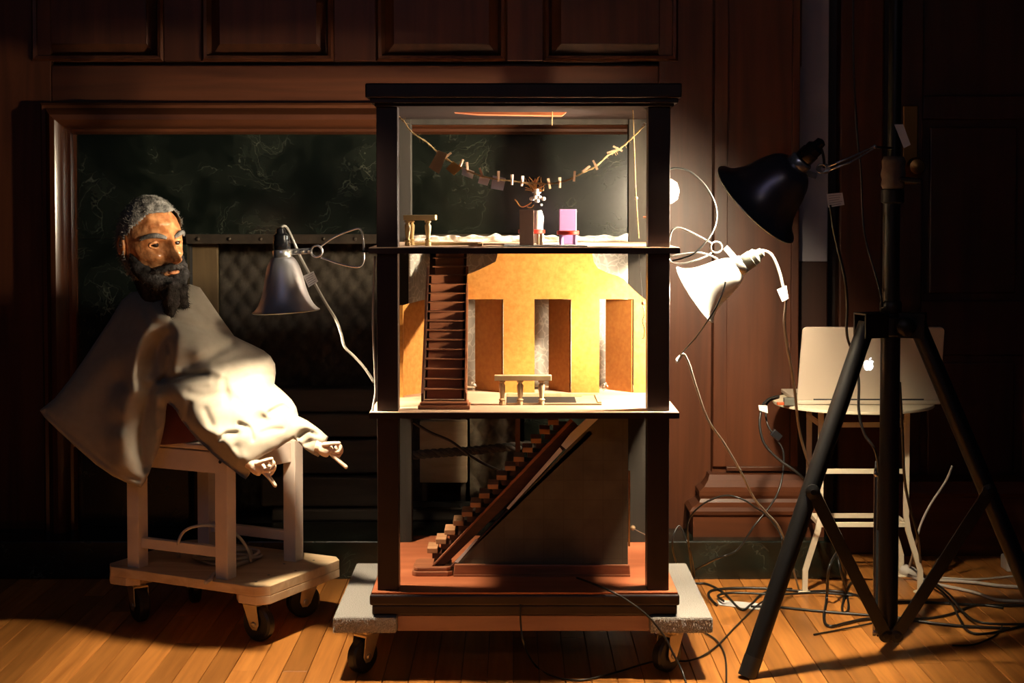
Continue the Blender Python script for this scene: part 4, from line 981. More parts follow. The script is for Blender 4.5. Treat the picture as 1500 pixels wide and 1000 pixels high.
# ------------------------------------------------------------------ cables
c_ = cable([at(1141,580,3.64),at(1127,584,3.62),at(1118,592,3.6),at(1114,605,3.58),at(1113,625,3.57),at(1120,650,3.56),at(1140,672,3.55),at(1165,690,3.54),at(1180,705,3.55),at(1200,740,3.58),at(1226,800,3.6),onz(1238,846,.003)], 'black cable with a white label looping left from the laptop plug', r=.0032)
warn_tag(c_, ((1111,593),(1124,594),(1125,605),(1112,601)), 3.575, 3)
d_ = cable([at(1141,582,3.645),at(1126,588,3.63),at(1122,600,3.62),at(1124,620,3.6),at(1135,640,3.59),at(1147,660,3.58),at(1147,690,3.57),at(1140,720,3.55),at(1125,745,3.52),at(1105,770,3.5),at(1080,805,3.5),at(1050,818,3.5),onz(1010,838,.004)], 'black cable with a small box on it, below the laptop plug', r=.0024)
MB().bar(at(1131,632,3.585), at(1143,642,3.585), .018, .014, up=Vector((0,1,0))).build('inline_box', M['bakelite'], d_, bevel=.002)
cable([at(1063,412,3.0),at(1058,430,2.995),at(1046,455,2.99),at(1035,472,3.0),at(1020,493,3.03),at(1005,510,3.05),at(996,521,3.06)], 'thin dark cable hanging in front of the blazing white lamp', r=.0017)
cable([at(996,521,3.06),at(991,527,3.05),at(993,530,3.045),at(999,520,3.04),at(1003,520,3.04),at(1010,535,3.05),at(1016,555,3.06),at(1028,592,3.1),at(1040,620,3.14),at(1060,648,3.2),at(1082,685,3.26),at(1092,705,3.3),at(1105,730,3.36),at(1122,750,3.42),at(1145,780,3.48),onz(1170,862,.003)], 'long pale-to-dark cable looping by the right post and running down to the floor', m='grey_cable', r=.0025)
cable([onz(1000,852,.003),at(985,800,3.6),at(994,770,3.6),at(1005,790,3.6),at(1012,810,3.6),onz(1018,845,.003)], 'black cable curl at the wall right of the model house', r=.0022)
cable([onz(1015,850,.003),at(1008,790,3.55),at(1010,760,3.5),at(1030,738,3.45),at(1060,726,3.42),at(1085,730,3.4),at(1110,745,3.4),at(1125,757,3.4),at(1142,780,3.4),at(1146,800,3.4),onz(1140,860,.003)], 'black cable arching above the pilaster base', r=.0022)
cable([onz(990,830,.003),onz(1010,852,.003),onz(1035,855,.003),onz(1060,868,.003),onz(1085,892,.003),onz(1100,885,.003),onz(1120,868,.003),onz(1160,862,.003)], 'black cable on the floor reaching from the dolly to the white tape', r=.0028)
cable([onz(1050,886,.003),onz(1038,872,.003),onz(1045,864,.003),onz(1080,861,.003),onz(1130,862,.003),onz(1180,866,.003),onz(1230,866,.003),onz(1290,880,.003),onz(1360,882,.003),onz(1440,886,.003),onz(1520,886,.003)], 'long black cable making a hairpin beside the white floor tape', r=.0032)
cable([onz(1060,880,.009),onz(1052,872,.009),onz(1075,868,.009),onz(1140,870,.009),onz(1200,868,.009),onz(1250,872,.009)], 'black cable lying just inside the hairpin cable', r=.0028)
cable([onz(1100,888,.003),onz(1140,889,.003),onz(1200,895,.003),onz(1290,902,.003),onz(1345,906,.003),onz(1390,900,.003),onz(1430,886,.003),onz(1470,890,.003)], 'long black cable crossing the floor behind the tripod pole', r=.0032)
cable([at(1232,800,3.62),at(1215,830,3.52),onz(1211,876,.01),onz(1207,905,.004),onz(1215,917,.004),onz(1240,912,.004),onz(1270,906,.004),onz(1300,907,.004),onz(1340,909,.004),onz(1400,916,.004),onz(1480,920,.004)], 'black cable dropping from the stool and looping forward on the floor', r=.0034)
cable([at(1222,785,3.66),at(1230,830,3.56),onz(1240,868,.008),onz(1243,890,.004),onz(1236,897,.004),onz(1234,885,.004),onz(1245,855,.004),onz(1262,846,.004)], 'small black cable loop between the stool and the tripod', r=.0028)
cable([onz(1350,850,.004),onz(1375,862,.012),onz(1395,885,.005),onz(1405,905,.004),onz(1420,925,.004),onz(1450,927,.004),onz(1500,916,.004)], 'black cable curving on the floor left of the right tripod leg', r=.003)
cable([onz(1365,850,.008),onz(1390,870,.018),onz(1410,895,.01),onz(1440,912,.01),onz(1520,914,.01)], 'second black cable beside the right tripod leg, behind the curving one', r=.003)
cable([onz(1395,945,.003),onz(1425,944,.003),onz(1450,935,.003),onz(1464,925,.003),onz(1468,915,.003)], 'short loose black cable end on the floor by the right tripod leg', r=.0022)
cable([onz(1192,929,.003),onz(1230,922,.003),onz(1280,912,.003)], 'thin loose black cable end on the floor left of the tripod pole', r=.002)
cable([at(1318,560,3.2),at(1322,640,3.25),at(1325,700,3.35),at(1332,740,3.45),at(1345,790,3.55),onz(1350,850,.004)], 'black cable hanging right of the tripod pole', r=.0032)
cable([at(1395,682,3.7),at(1385,705,3.7),at(1365,735,3.7),at(1352,760,3.7),at(1345,780,3.7),at(1340,800,3.72),onz(1330,838,.005)], 'thin white cable rising towards the right tripod leg', 'white_cable', r=.003)
cable([onz(1330,842,.012),onz(1350,848,.006),onz(1390,850,.006),onz(1430,853,.006),onz(1470,858,.006),onz(1540,862,.006)], 'thick white cable running right along the floor from the white plug', 'white_cable', r=.0042)
cable([onz(1360,853,.005),onz(1395,860,.005),onz(1430,868,.005),onz(1460,878,.005),onz(1500,880,.005)], 'white cable with a clip, in front of the thick white one', 'white_cable', r=.004)
cable([onz(1380,846,.005),onz(1430,848,.005),onz(1480,844,.005),onz(1540,840,.005)], 'thin white cable furthest back, near the power strip', 'white_cable', r=.0025)
PG = thing('white_plug', 'white plug lying at the foot of the stool behind the tripod pole', 'plug', onz(1322,838,0))
MB().lathe([(.006,0),(.013,.004),(.016,.015),(.015,.035),(.008,.05),(.005,.062)], onz(1317,832,.019), Vector((.9,-.35,-.25)), 16).build('plug_body', M['white_cable'], PG, smooth='auto')
pzp = onz(1475, 838, 0)
PW = thing('power_strip', 'white power strip on the floor at the right edge of the picture', 'power strip', pzp)
MB().box(pzp.x, pzp.x+.26, pzp.y, pzp.y+.055, 0, .038).build('housing', M['white_cable'], PW, bevel=.005)
for k in range(4): MB().lathe([(.017,0),(.017,.0006)], (pzp.x+.04+k*.055, pzp.y+.027, .0381), (0,0,1), 16).build('outlet', M['grey_cable'], PW)
tp = [onz(1050,878,.0006),onz(1053,886,.0006),onz(1112,893,.0006),onz(1116,884,.0006)]
tag(MB().prism(tp, (0,0,.0006)).build('floor_tape', M['paper']), 'strip of white tape on the floor beside the tripod leg', 'tape')
# cable drooping in front of the model house
cable([at(845,846,3.08),at(870,855,3.03),at(895,866,2.995),at(920,880,2.99),at(950,903,2.985),at(972,930,2.98),at(985,955,2.97),at(1000,985,2.95),onz(1010,1020,.003)], 'dark cable trailing from the base floor over the dolly front at right', r=.0022)
cable([at(762,885,2.99),at(763,915,2.985),at(768,945,2.98),onz(785,975,.003),onz(810,990,.003),onz(850,996,.003),onz(900,985,.003),onz(960,968,.003),onz(1010,967,.003),onz(1045,950,.003),onz(1080,915,.003),onz(1115,882,.003),onz(1150,868,.003)], 'dark cable hanging under the base and winding along the floor to the right', r=.002)
cable([onz(1030,925,.003),onz(1050,938,.003),onz(1062,960,.003),onz(1064,1000,.003),onz(1060,1030,.003)], 'thin dark cable running forward on the floor right of the dolly', r=.002)
cable([at(604,617,3.5),at(630,633,3.52),at(660,646,3.54),at(690,668,3.56),at(715,682,3.58),at(735,691,3.6)], 'dark cable slanting down behind the lower staircase', r=.0035)

# ------------------------------------------------------------------ trolley, stool and puppet
Lc = onz(150,828,.133); e1 = Vector((.891,-.454,0)).normalized(); e2 = Vector((.454,.891,0)).normalized()
Fv = Lc+e1*.45
TY = thing('wheeled_trolley', 'small pale pine platform trolley on four black casters under the puppet', 'trolley', (Fv.x-.15, Fv.y+.12, 0))
def tp_(u, v, z): p = Lc+e1*u+e2*v; return Vector((p.x, p.y, z))
def octp(u0,u1,v0,v1,c,z): return [tp_(u0+c,v0,z),tp_(u1-c,v0,z),tp_(u1,v0+c,z),tp_(u1,v1-c,z),tp_(u1-c,v1,z),tp_(u0+c,v1,z),tp_(u0,v1-c,z),tp_(u0,v0+c,z)]
MB().prism(octp(0,.45,0,.315,.024,.112), (0,0,.021)).build('top_board', M['pine'], TY, bevel=.0015)
for u0,u1 in ((0,.09),(.36,.45)):
    MB().prism(octp(u0,u1,0.001,.314,.022,.093), (0,0,.0188)).build('cleat_board', M['pine'], TY, bevel=.0015)
random.seed(4)
for u,v in ((.05,.05),(.05,.26),(.40,.04),(.40,.26),(.39,.10),(.42,.16),(.36,.2)):
    p = tp_(u,v,.1331); MB().lathe([(.003,0),(.003,.0006)], p, (0,0,1), 8).build('screw_head', M['grey_socket'], TY)
for (u,v,hd_) in ((.05,.06,2.2),(.385,.055,2.59),(.38,.265,.5),(.06,.25,1.9)):
    p = tp_(u,v,0); caster('caster', p.x, p.y, .0928, .0385, .024, hd_, TY)
# white stool
SL = thing('white_stool', 'small white wooden stool standing on the pine trolley under the puppet', 'stool', (Fv.x-.13, Fv.y+.13, .133))
pts_ = [onz(331,846,.133), onz(202,829,.133), onz(430,820,.133)]
pf, pl, pr = pts_
pbk = pl+(pr-pf)
ztop = Z(660, pf.y)
ang = math.atan2((pf-pl).y, (pf-pl).x)
hw = .0165
def leg_at(p, z0, z1):
    M3 = Matrix.Translation((p.x,p.y,0)) @ Matrix.Rotation(ang,4,'Z')
    return MB().box(-hw,hw,-hw,hw,z0,z1,M3)
for p in (pf,pl,pr,pbk): leg_at(p,.133,ztop).build('leg', M['white_paint'], SL, bevel=.0015)
def rail(a,b_,z0,z1,nm,th=.016):
    a = Vector((a.x,a.y,(z0+z1)/2)); b_ = Vector((b_.x,b_.y,(z0+z1)/2)); d = (b_-a).normalized()*hw
    return MB().bar(a+d, b_-d, th, z1-z0).build(nm, M['white_paint'], SL, bevel=.0012)
for a,b_ in ((pl,pf),(pf,pr),(pr,pbk),(pbk,pl)): rail(a,b_,ztop-.05,ztop-.004,'apron',.02)
rail(pl,pf,.133+.045,.133+.068,'stretcher'); rail(pr,pbk,.133+.045,.133+.068,'stretcher'); 
cb = Vector((0,0,0))
for p in (pf,pl,pr,pbk): cb += p/4
Ms = Matrix.Translation((cb.x,cb.y,0)) @ Matrix.Rotation(ang,4,'Z')
dl = (pf-pl).length/2+.012; dw = (pr-pf).length/2+.012
MB().box(-dl,dl,-dw,dw,ztop,ztop+.012,Ms).build('seat', M['white_paint'], SL, bevel=.003)
fl_ = pf-Vector((math.cos(ang+PI/2),math.sin(ang+PI/2),0))*hw
dbolt = pf+Matrix.Rotation(ang,3,'Z') @ Vector((-.001,-hw-.0003,0)); dbolt.z = ztop-.022
MB().lathe([(.004,0),(.004,.001)], dbolt, Matrix.Rotation(ang,3,'Z') @ Vector((0,-1,0)), 10).build('bolt_hole', M['rubber'], SL)
# coiled rope on the trolley
co = onz(330,818,.137); pts = []; random.seed(8)
for k in range(150):
    t = k/149*2*PI*4.6; rr = .062+.012*math.sin(k*.31)
    pts.append(Vector((co.x+.002+rr*1.15*math.cos(t)*.95, co.y+rr*.75*math.sin(t), .1375+.0035*(k/32)+.003*math.sin(t*2.3))))
tail = [onz(318,838,.138), onz(309,848,.137), onz(301,853,.137)]
hoop = [pts[-1], at(262,790,co.y), at(270,775,co.y), at(300,769,co.y), at(330,778,co.y+.01), at(355,795,co.y+.02), at(372,818,co.y+.01)]
cl_ = MB().tube(smooth_path(pts[::3],3), .0038, 7)
cl_.tube(smooth_path([pts[0], tail[0], tail[1], tail[2]],5), .0045, 7)
hp = smooth_path([onz(262,815,.139), at(261,797,3.33), at(268,780,3.33), at(285,771,3.33), at(315,770,3.34), at(345,782,3.35), at(362,803,3.36), onz(368,822,.139)],6)
cl_.tube(hp, .0036, 7)
tag(cl_.build('rope_coil', M['white_cable'], smooth=True), 'loose coil of thin white rope on the trolley between the stool legs', 'rope')

# ---- puppet
PU = thing('puppet', 'bearded old man puppet in a pale grey cloak leaning over the white stool', 'puppet', (cb.x, cb.y, ztop+.012))
Y0 = 3.34
outl = [(192,428,-1),(178,440,-1),(160,470,0),(140,500,0),(120,530,0),(100,558,1),(80,583,1),(58,601,1.5),(66,612,2.5),(90,635,3.5),(115,658,4.5),(140,680,5),(165,697,5.5),(190,709,6),(206,714,6.5),(213,705,6.5),(219,692,6.5),(224,678,6.5),(230,664,6.5),(235,650,6.5),(239,634,7),(242,618,7.5),(243,602,8),(245,590,9),
        (252,595,10.5),(258,602,11.5),(266,616,12.5),(277,630,13.5),(288,643,14.5),(301,655,15.5),(310,664,16.5),(319,672,17),(330,680,17.5),(341,688,18),(352,697,18.5),(360,702,18.5),(366,694,18.5),(370,683,18.5),(376,674,18.5),(388,666,17.5),(398,661,16.5),(408,656,15.5),(418,649,14),(430,642,13),
        (438,648,13),(446,657,13.5),(456,664,14),(466,669,14.5),(474,660,14.5),(481,640,14),(470,630,13),(458,621,12),(449,615,11),(437,609,9.5),(434,596,8.5),(427,585,7.5),(415,573,6.5),(402,562,5.5),(404,546,4.5),(403,533,3.5),(396,521,3),(386,513,2),(370,505,1.5),(355,498,1),(343,492,.5),(330,474,-1),(318,457,-2),(305,438,-3),(293,421,-3.5),(278,416,-3),(262,420,-2),(240,424,-1),(215,424,-1)]
inner = [(215,445,4),(200,455,3.5),(185,480,3.6),(165,510,3.4),(145,545,3.4),(120,575,3.5),(90,605,3.2),(110,620,4.3),(140,640,5.2),(150,590,4.6),(175,560,5.0),(170,620,6.2),(165,660,6.4),(185,690,7),
         (212,488,6.4),(205,505,7.0),(200,525,7.4),(194,548,7.6),(188,575,7.8),(182,605,8.0),(180,640,8.4),(190,670,8.2),
         (236,487,7.0),(232,505,5.4),(226,525,4.6),(221,545,4.8),(214,570,5.8),(210,600,5.9),(208,630,6.0),(210,660,6.5),
         (222,478,7.6),(240,470,7.6),(252,497,9.0),(248,520,8.8),(245,545,8.4),(238,560,7.2),(228,575,7.6),(232,605,7.4),(230,630,7),
         (262,446,3.4),(250,455,5.2),(285,450,1.6),(275,475,6.2),(300,470,2.6),(300,492,5.8),(320,490,2.2),(330,505,4.2),
         (275,505,9.0),(290,520,9.6),(310,522,8.2),(335,518,6.2),(350,512,4.2),(278,532,8.6),(300,538,8.8),(340,530,7.0),(370,520,4.4),(385,530,5.2),
         (252,556,8.0),(265,556,8.8),(285,553,9.4),(305,549,9.8),(322,552,10.6),(305,563,11.2),(280,566,11.6),(262,572,11.6),(255,582,11.0),
         (340,545,9.2),(365,540,8.0),(388,545,7.0),(345,560,11.4),(375,560,9.8),(392,565,8.2),
         (275,590,13.4),(290,582,13.4),(310,580,13.4),(335,580,13.4),(360,582,12.8),(390,585,11.2),(410,590,9.8),
         (285,615,14.8),(305,608,15.6),(330,608,15.8),(360,608,15.2),(390,606,13.6),(415,606,11.6),
         (305,635,16.6),(325,635,17.6),(350,633,17.6),(375,630,16.6),(400,626,14.8),(420,624,13),
         (330,655,18.2),(350,655,19.0),(372,652,18.6),(392,645,17.0),(410,638,15.0),(345,675,19.2),(358,680,19.6),(362,668,19.4),
         (340,622,16.0),(352,640,18.6),(372,618,15.0),(386,612,13.0),(398,611,13.4),
         (440,622,12.2),(448,634,12.4),(455,628,13.4),(462,640,14.4),(455,650,13.6),(466,652,15.2),(442,640,12.2)]
inner = [(a,b_,c) for a,b_,c in inner]
ctrl = np.array([(a,b_,c) for a,b_,c in outl]+inner, float)
def tps(c):
    P = c[:,:2]/100; n = len(P)
    d = np.linalg.norm(P[:,None]-P[None],axis=2)
    K = np.where(d > 0, d*d*np.log(np.maximum(d,1e-9)), 0)+np.eye(n)*2e-5
    A = np.zeros((n+3,n+3)); A[:n,:n] = K; A[:n,n] = 1; A[:n,n+1:] = P; A[n,:n] = 1; A[n+1:,:n] = P.T
    sol = np.linalg.solve(A, np.concatenate([c[:,2], np.zeros(3)]))
    def f(q):
        q = np.asarray(q,float)/100; d = np.linalg.norm(q[:,None]-P[None],axis=2)
        return np.where(d > 0, d*d*np.log(np.maximum(d,1e-9)), 0) @ sol[:n]+sol[n]+q @ sol[n+1:]
    return f
ftop = tps(ctrl); frim = tps(np.array([(a,b_,c) for a,b_,c in outl], float))
# dense outline
ol = []
for k in range(len(outl)):
    a = outl[k]; b_ = outl[(k+1)%len(outl)]
    m = max(1, int(math.hypot(b_[0]-a[0], b_[1]-a[1])/4))
    for j in range(m): ol.append((a[0]+(b_[0]-a[0])*j/m, a[1]+(b_[1]-a[1])*j/m))
nO = len(ol)
def inside(x_, y_):
    c = False; j = nO-1
    for k in range(nO):
        if ((ol[k][1] > y_) != (ol[j][1] > y_)) and (x_ < (ol[j][0]-ol[k][0])*(y_-ol[k][1])/(ol[j][1]-ol[k][1])+ol[k][0]): c = not c
        j = k
    return c
olA = np.array(ol); grid = []
for gy_ in np.arange(414, 716, 2.5):
    for gx_ in np.arange(56, 484, 2.5):
        if inside(gx_, gy_) and np.min(np.hypot(olA[:,0]-gx_, olA[:,1]-gy_)) > 1.5: grid.append((gx_, gy_))
V2 = [Vector(p) for p in ol]+[Vector(p) for p in grid]
vv, ee, ff, ov, oe, of_ = delaunay_2d_cdt(V2, [(k,(k+1)%nO) for k in range(nO)], [], 1, 1e-4)
q2 = np.array([(v.x,v.y) for v in vv]); h1 = ftop(q2); h0 = frim(q2)-1.5*np.exp(-(np.min([np.hypot(q2[:,0]-a,q2[:,1]-b_) for a,b_ in ((266,616),(288,643),(319,672),(341,688))],axis=0)/25)**2)
dist = np.array([np.min(np.hypot(olA[:,0]-x_, olA[:,1]-y_)) for x_,y_ in q2])
# folds: (points, depth in cm: + ridge, - crease, half width in px)
FOLDS = [([(240,556),(235,535),(234,510),(245,492)],-2.4,10), ([(238,557),(246,543),(249,520),(247,505)],-1.3,4),
 ([(214,486),(206,500),(201,525),(194,555),(200,573)],1.0,8), ([(234,558),(262,553),(285,550),(300,548)],-1.3,5),
 ([(258,545),(300,539),(324,547)],.8,6), ([(246,564),(272,562),(305,560)],.7,6), ([(268,541),(300,526),(342,503)],-1.1,8),
 ([(318,533),(350,521),(378,527)],-.6,7), ([(252,466),(290,478),(338,490)],-.8,5), ([(222,572),(212,608),(207,650),(214,682)],-1.9,10),
 ([(229,578),(228,615),(231,648)],.8,4.5), ([(197,570),(180,620),(174,680)],1.3,16), ([(322,643),(331,635),(347,634)],-1.1,3.2),
 ([(350,621),(365,627),(370,643)],-1.0,3.2), ([(395,604),(413,595),(422,601)],-1.0,3.6), ([(383,633),(398,629),(413,629)],-.7,3.6),
 ([(328,556),(334,588)],-.6,6), ([(277,592),(272,617)],-.8,5), ([(300,600),(310,622)],-.5,5), ([(438,640),(450,631),(464,637)],-.9,3.2), ([(447,650),(458,645),(470,650)],-.6,3),
 ([(268,612),(295,630),(322,640),(352,672)],.9,9), ([(345,560),(372,548),(398,548)],-.7,6), ([(360,600),(345,585)],-.4,6), ([(212,440),(222,470),(245,476)],-.6,7),
 ([(66,603),(115,647),(165,687),(203,703)],-.55,2.6), ([(300,470),(285,455)],-.4,6), ([(275,575),(300,580),(330,575)],-.6,6), ([(355,675),(345,655)],-.5,5)]
def seg_dist(q, pts):
    d = np.full(len(q), 1e9)
    for (ax_,ay_),(bx_,by_) in zip(pts[:-1], pts[1:]):
        vx, vy = bx_-ax_, by_-ay_; t = np.clip(((q[:,0]-ax_)*vx+(q[:,1]-ay_)*vy)/(vx*vx+vy*vy),0,1)
        d = np.minimum(d, np.hypot(q[:,0]-ax_-t*vx, q[:,1]-ay_-t*vy))
    return d
# the lower edge of the sleeve drape rolls under
for pts, A_, w_ in FOLDS: h1 = h1+A_*np.exp(-(seg_dist(q2, [(p.x,p.y) for p in smooth_path([Vector((a,b_,0)) for a,b_ in pts],4)])/w_)**2)
und = seg_dist(q2, [(252,598),(266,616),(288,643),(319,672),(352,697)])
h1 = h1-3.2*np.exp(-(und/13)**2)
front = []; back = []
for (x_,y_), a, r0, dd in zip(q2, h1, h0, dist):
    edge = min(1, dd/7); edge = math.sqrt(max(0,1-(1-edge)**2))
    hh = r0+(a-r0)*min(1,dd/3)+.9*edge
    hh += .10*noise.noise((x_*.03,y_*.03,0))*edge
    front.append(at(x_, y_, Y0-hh/100)); back.append(at(x_, y_, Y0-(r0-1.1*edge-2.5*min(1,dd/40))/100))
n = len(q2); b = MB()
rimset = dist < 1e-3
bi = [k if rimset[k] else n+k for k in range(n)]
b.v = [tuple(p) for p in front]+[tuple(p) for p in back]
b.f = [tuple(f) for f in ff]+[tuple(bi[k] for k in f[::-1]) for f in ff]
clk = b.build('cloak', M['cloth'], PU, smooth=True)
# inner robe seen through the gap, resting on the stool
b = MB(); zb_ = ztop+.013
prof_r = [(.075,0),(.072,.06),(.058,.12),(.05,.20),(.035,.235)]
cR = at(262,640,3.38)
b.lathe(prof_r, (cR.x+.02, 3.375, zb_), (-.12,0,1), 24); b.build('inner_robe', M['maroon'], PU, smooth=True)
# hands
def hand(base, palm, thumb_a, thumb_b, idx, curls, nm='hand'):
    b = MB()
    b.tube(smooth_path([base[0], base[1]],4), .0125, 12)
    b.tube(smooth_path([base[1].lerp(base[0],.3), palm],4), [.0125+.0035*math.sin(PI*t) for t in np.linspace(0,1,5)], 12)
    for ch, r in [(idx,.0056)]+[(c,.0052) for c in curls]+[((thumb_a,thumb_a.lerp(thumb_b,.55)+Vector((0,-.002,.001)),thumb_b),.0054)]:
        pp = smooth_path(list(ch),4); b.tube(pp, [r*(1-.22*k/(len(pp)-1)) for k in range(len(pp))], 10); b.ball(pp[-1], r*.78, 8, 6); b.ball(pp[0], r, 8, 6)
    o = b.build(nm, M['hand'], PU, smooth=True)
    m = o.modifiers.new('r','REMESH'); m.mode = 'VOXEL'; m.voxel_size = .0016; m.use_smooth_shade = True
    s_ = o.modifiers.new('s','SMOOTH'); s_.iterations = 3; s_.factor = .5
    return o
def hnd(P):  # P(px,py,dy)
    return lambda px,py,dy=0: at(px,py,P-dy)
h = hnd(3.15)
hand((h(362,676),h(372,681)), h(385,690), h(376,679,.012), h(398,672,.016), (h(388,692,.004),h(396,701,.010),h(403,711,.012)),
     [(h(389,688,.006),h(398,686,.014),h(401,678,.016),h(395,674,.012)),(h(389,690,-.004),h(399,690,0),h(402,682,.002),h(396,677,.002)),(h(387,692,-.012),h(396,694,-.012),h(400,687,-.010),h(394,682,-.008))])
h = hnd(3.19)
hand((h(462,652),h(472,655)), h(484,662), h(474,651,.012), h(497,649,.012), (h(487,666,.004),h(497,675,.008),h(507,684,.010)),
     [(h(488,660,.006),h(497,661,.012),h(499,654,.012),h(493,649,.008)),(h(488,662,-.004),h(498,664,-.002),h(500,657,0),h(494,651,0)),(h(486,665,-.012),h(495,668,-.012),h(498,661,-.010),h(492,655,-.008))])

# ---- head
hc = at(222, 354, 3.325)       # centre of the skull
yaw, pit, rol = math.radians(43), math.radians(9), math.radians(-7)
# local frame: -y is the face, x to the head's own left (image right), z up
HM = Matrix.Translation(hc) @ Matrix.Rotation(rol,4,'Y') @ Matrix.Rotation(yaw,4,'Z') @ Matrix.Rotation(pit,4,'X')
def gs(x_,z_,cx,cz,sx,sz): return math.exp(-((x_-cx)/sx)**2-((z_-cz)/sz)**2)
def head_pt(x_, y_, z_):        # unit direction -> surface
    X_ = x_*.063; Yf = y_*(.078 if y_ < 0 else .080); Z_ = z_*(.091 if z_ > 0 else .100)
    if z_ < 0: X_ *= 1-.30*(-z_)**1.5
    fr_ = max(0, -y_)**.6 if y_ < 0 else 0
    d = 0
    d += .040*gs(X_,Z_,0,-.031,.0105,.016)+.024*gs(X_,Z_,0,-.008,.0085,.024)     # nose
    d += .006*gs(abs(X_),Z_,.010,-.036,.007,.008)                                # nostrils
    d += .012*gs(abs(X_),Z_,.025,.020,.018,.008)                                 # brow ridge
    d -= .015*gs(abs(X_),Z_,.026,.002,.0125,.010)                                # eye sockets
    d += .010*gs(abs(X_),Z_,.034,-.024,.014,.013)                                # cheek bones
    d -= .008*gs(abs(X_),Z_,.042,-.055,.012,.020)
    d += .007*gs(X_,Z_,0,-.060,.018,.012)+.012*gs(X_,Z_,0,-.086,.020,.015)       # lips, chin
    d -= .003*gs(X_,Z_,0,.055,.05,.006)+.0022*gs(X_,Z_,0,.042,.05,.004)          # brow lines
    d -= .003*gs(abs(X_),Z_,.030,-.013,.016,.004)                                # eye bags
    Yf -= d*fr_
    return Vector((X_, Yf, Z_))
b = MB(); seg, rings = 96, 80; vs = []
for i_ in range(rings+1):
    t = PI*i_/rings
    for k in range(seg):
        a = 2*PI*k/seg; p = head_pt(math.sin(t)*math.sin(a), -math.sin(t)*math.cos(a), math.cos(t))
        p += p.normalized()*(.0018*noise.noise(p*70)+.0009*noise.noise(p*200))
        vs.append(HM @ p)
b.add(vs, [(i_*seg+k, (i_+1)*seg+k, (i_+1)*seg+(k+1)%seg, i_*seg+(k+1)%seg) for i_ in range(rings) for k in range(seg)])
for s in (-1, 1):     # ears
    b.ball(HM @ Vector((s*.064,.012,-.004)), (.007,.014,.023), 12, 10, M=HM.to_3x3() @ Matrix.Rotation(s*.35,3,'Z'))
    b.tube([HM @ (Vector((s*.069,.012,-.002))+Vector((0,.012*math.cos(q),.020*math.sin(q)))) for q in np.linspace(-1.2,3.6,12)], .0034, 7)
HD = b.build('head', M['skin'], PU, smooth=True)
MB().tube([HM @ Vector((0,.010,-.060)), HM @ Vector((0,.012,-.080)), at(240,440,3.335)], [.030,.038,.044], 20).build('neck', M['beard'], PU, smooth=True)
for s in (-1, 1):
    e = HM @ Vector((s*.0262,-.0585,.001))
    MB().ball(e, .0088, 16, 12).build('eye', M['eye'], HD, smooth=True)
    for dz_, m_ in ((.0065,.0030),(-.0065,.0028)):
        MB().tube([HM @ Vector((s*.0262+.0125*math.cos(q), -.0650+.0040*abs(math.cos(q))**2*2, .001+dz_*math.sin(q))) for q in np.linspace(.0,PI,9)], m_, 8).build('eyelid', M['skin'], HD, smooth=True)
    random.seed(20+s); b = MB()
    pts = [HM @ Vector((s*x_, y_, z_)) for x_, y_, z_ in ((.010,-.081,.0165),(.022,-.079,.0215),(.034,-.071,.0235),(.045,-.058,.0205),(.053,-.045,.014))]
    b.tube(smooth_path(pts,4), [.0034+.0024*math.sin(PI*min(1,k/16*1.1)) for k in range(17)], 8)
    pp = smooth_path(pts,4)
    for k in range(120):
        p = random.choice(pp); d = HM.to_3x3() @ Vector((s*random.uniform(.2,1),random.uniform(-.9,0),random.uniform(-.5,.9))); d.normalize()
        r_ = HM.to_3x3() @ Vector((0,0,.0006)); b.add([p+r_, p-r_, p+d*random.uniform(.004,.0085)], [(0,1,2)])
    b.build('eyebrow', M['brow'], HD, smooth=True)
# hair cap: top, sides and back of the skull with wool strands
def hair_mask(p):   # hairline
    return p.z > .062-.25*max(0, p.y+.03)*1.0-1.15*max(0,p.y+.045) or (p.y > .0 and p.z > -.075)
b = MB(); seg, rings = 72, 56; vs = []; keep = []
for i_ in range(rings+1):
    t = PI*i_/rings
    for k in range(seg):
        a = 2*PI*k/seg; p = head_pt(math.sin(t)*math.sin(a), -math.sin(t)*math.cos(a), math.cos(t))
        keep.append(hair_mask(p)); q = p+p.normalized()*(.008+.0035*noise.noise(p*60)+.002*noise.noise(p*160)); vs.append(HM @ q)
fs = []
for i_ in range(rings):
    for k in range(seg):
        f = (i_*seg+k, (i_+1)*seg+k, (i_+1)*seg+(k+1)%seg, i_*seg+(k+1)%seg)
        if sum(keep[j] for j in f) >= 3: fs.append(f)
used = sorted({j for f in fs for j in f}); re_ = {j: k for k, j in enumerate(used)}
b.add([vs[j] for j in used], [tuple(re_[j] for j in f) for f in fs]); random.seed(31)
def strands(b, pts_n, count, ln, w, down):
    for k in range(count):
        p, nrm = random.choice(pts_n)
        d = (nrm*random.uniform(.3,1)+Vector((random.uniform(-1,1),random.uniform(-1,1),random.uniform(-1,1)))*.8+Vector((0,0,-down))).normalized()
        sd = d.cross(Vector((random.uniform(-1,1),random.uniform(-1,1),random.uniform(-1,1)))).normalized()*w
        l_ = random.uniform(.4,1)*ln; md = p+d*l_*.6+nrm*.0006; e_ = p+d*l_+Vector((0,0,-.001))
        b.add([p-sd,p+sd,md+sd*.6,md-sd*.6,e_], [(0,1,2,3),(3,2,4)])
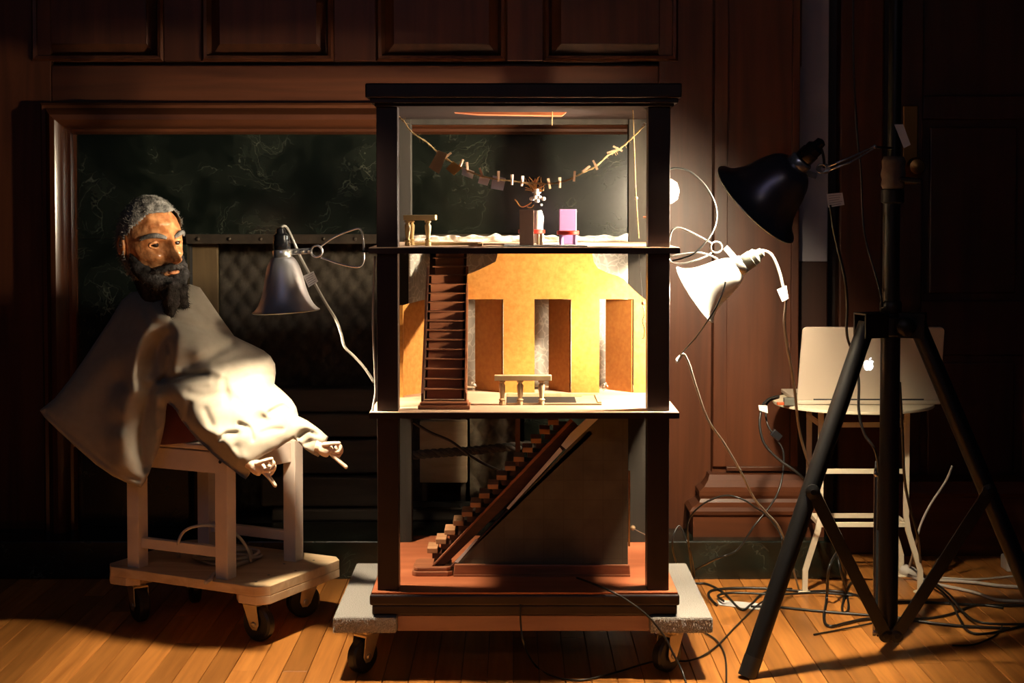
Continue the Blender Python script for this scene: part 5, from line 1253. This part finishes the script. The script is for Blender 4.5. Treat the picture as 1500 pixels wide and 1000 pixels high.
strands(b, [(vs[j],(vs[j]-hc).normalized()) for j in used], 2600, .009, .00035, .2)
ho = b.build('hair', M['hair'], HD, smooth=True)
sm = ho.modifiers.new('s','SOLIDIFY'); sm.thickness = .0006
# beard with two tips and moustache
b = MB(); bp = []
def blob(path, rad, seg=16):
    pp = smooth_path([HM @ Vector(p) for p in path], 6); n_ = len(pp)
    rr = [np.interp(k/(n_-1), np.linspace(0,1,len(rad)), rad) for k in range(n_)]
    b0 = len(b.v); b.tube(pp, rr, seg)
    for j in range(b0, len(b.v)):
        p = Vector(b.v[j]); k = (j-b0)//seg; nr = (p-pp[min(k,n_-1)]); l_ = nr.length
        if l_ > 1e-6:
            nr.normalize(); p = p+nr*(.0035*noise.noise(p*80)+.002*noise.noise(p*200)); b.v[j] = tuple(p); bp.append((p, nr))
blob([(-.054,-.008,-.018),(-.052,-.022,-.044),(-.040,-.046,-.066),(-.016,-.074,-.086),(0,-.084,-.090),(.016,-.074,-.086),(.040,-.046,-.066),(.052,-.022,-.044),(.054,-.008,-.018)], [.006,.014,.019,.019,.018,.019,.019,.014,.006])
blob([(-.004,-.076,-.082),(-.006,-.080,-.103),(-.008,-.082,-.126),(-.010,-.082,-.148),(-.011,-.082,-.160)], [.024,.023,.019,.0125,.005])
blob([(.008,-.076,-.082),(.014,-.082,-.100),(.019,-.084,-.118),(.023,-.085,-.134),(.024,-.085,-.142)], [.020,.019,.015,.010,.006])
blob([(-.030,-.036,-.076),(0,-.054,-.096),(.030,-.036,-.076)], [.018,.026,.018])
blob([(-.046,-.056,-.064),(-.031,-.074,-.054),(-.015,-.090,-.0475),(0,-.096,-.0450),(.015,-.090,-.0475),(.031,-.074,-.054),(.046,-.056,-.064)], [.004,.0065,.0078,.007,.0078,.0065,.004], 10)
random.seed(32); strands(b, bp, 2400, .010, .0004, .8)
b.build('beard', M['beard'], HD, smooth=True)
MB().ball(HM @ Vector((0,-.089,-.0590)), (.014,.007,.0045), 14, 8, M=HM.to_3x3()).build('lower_lip', M['mouth'], HD, smooth=True)
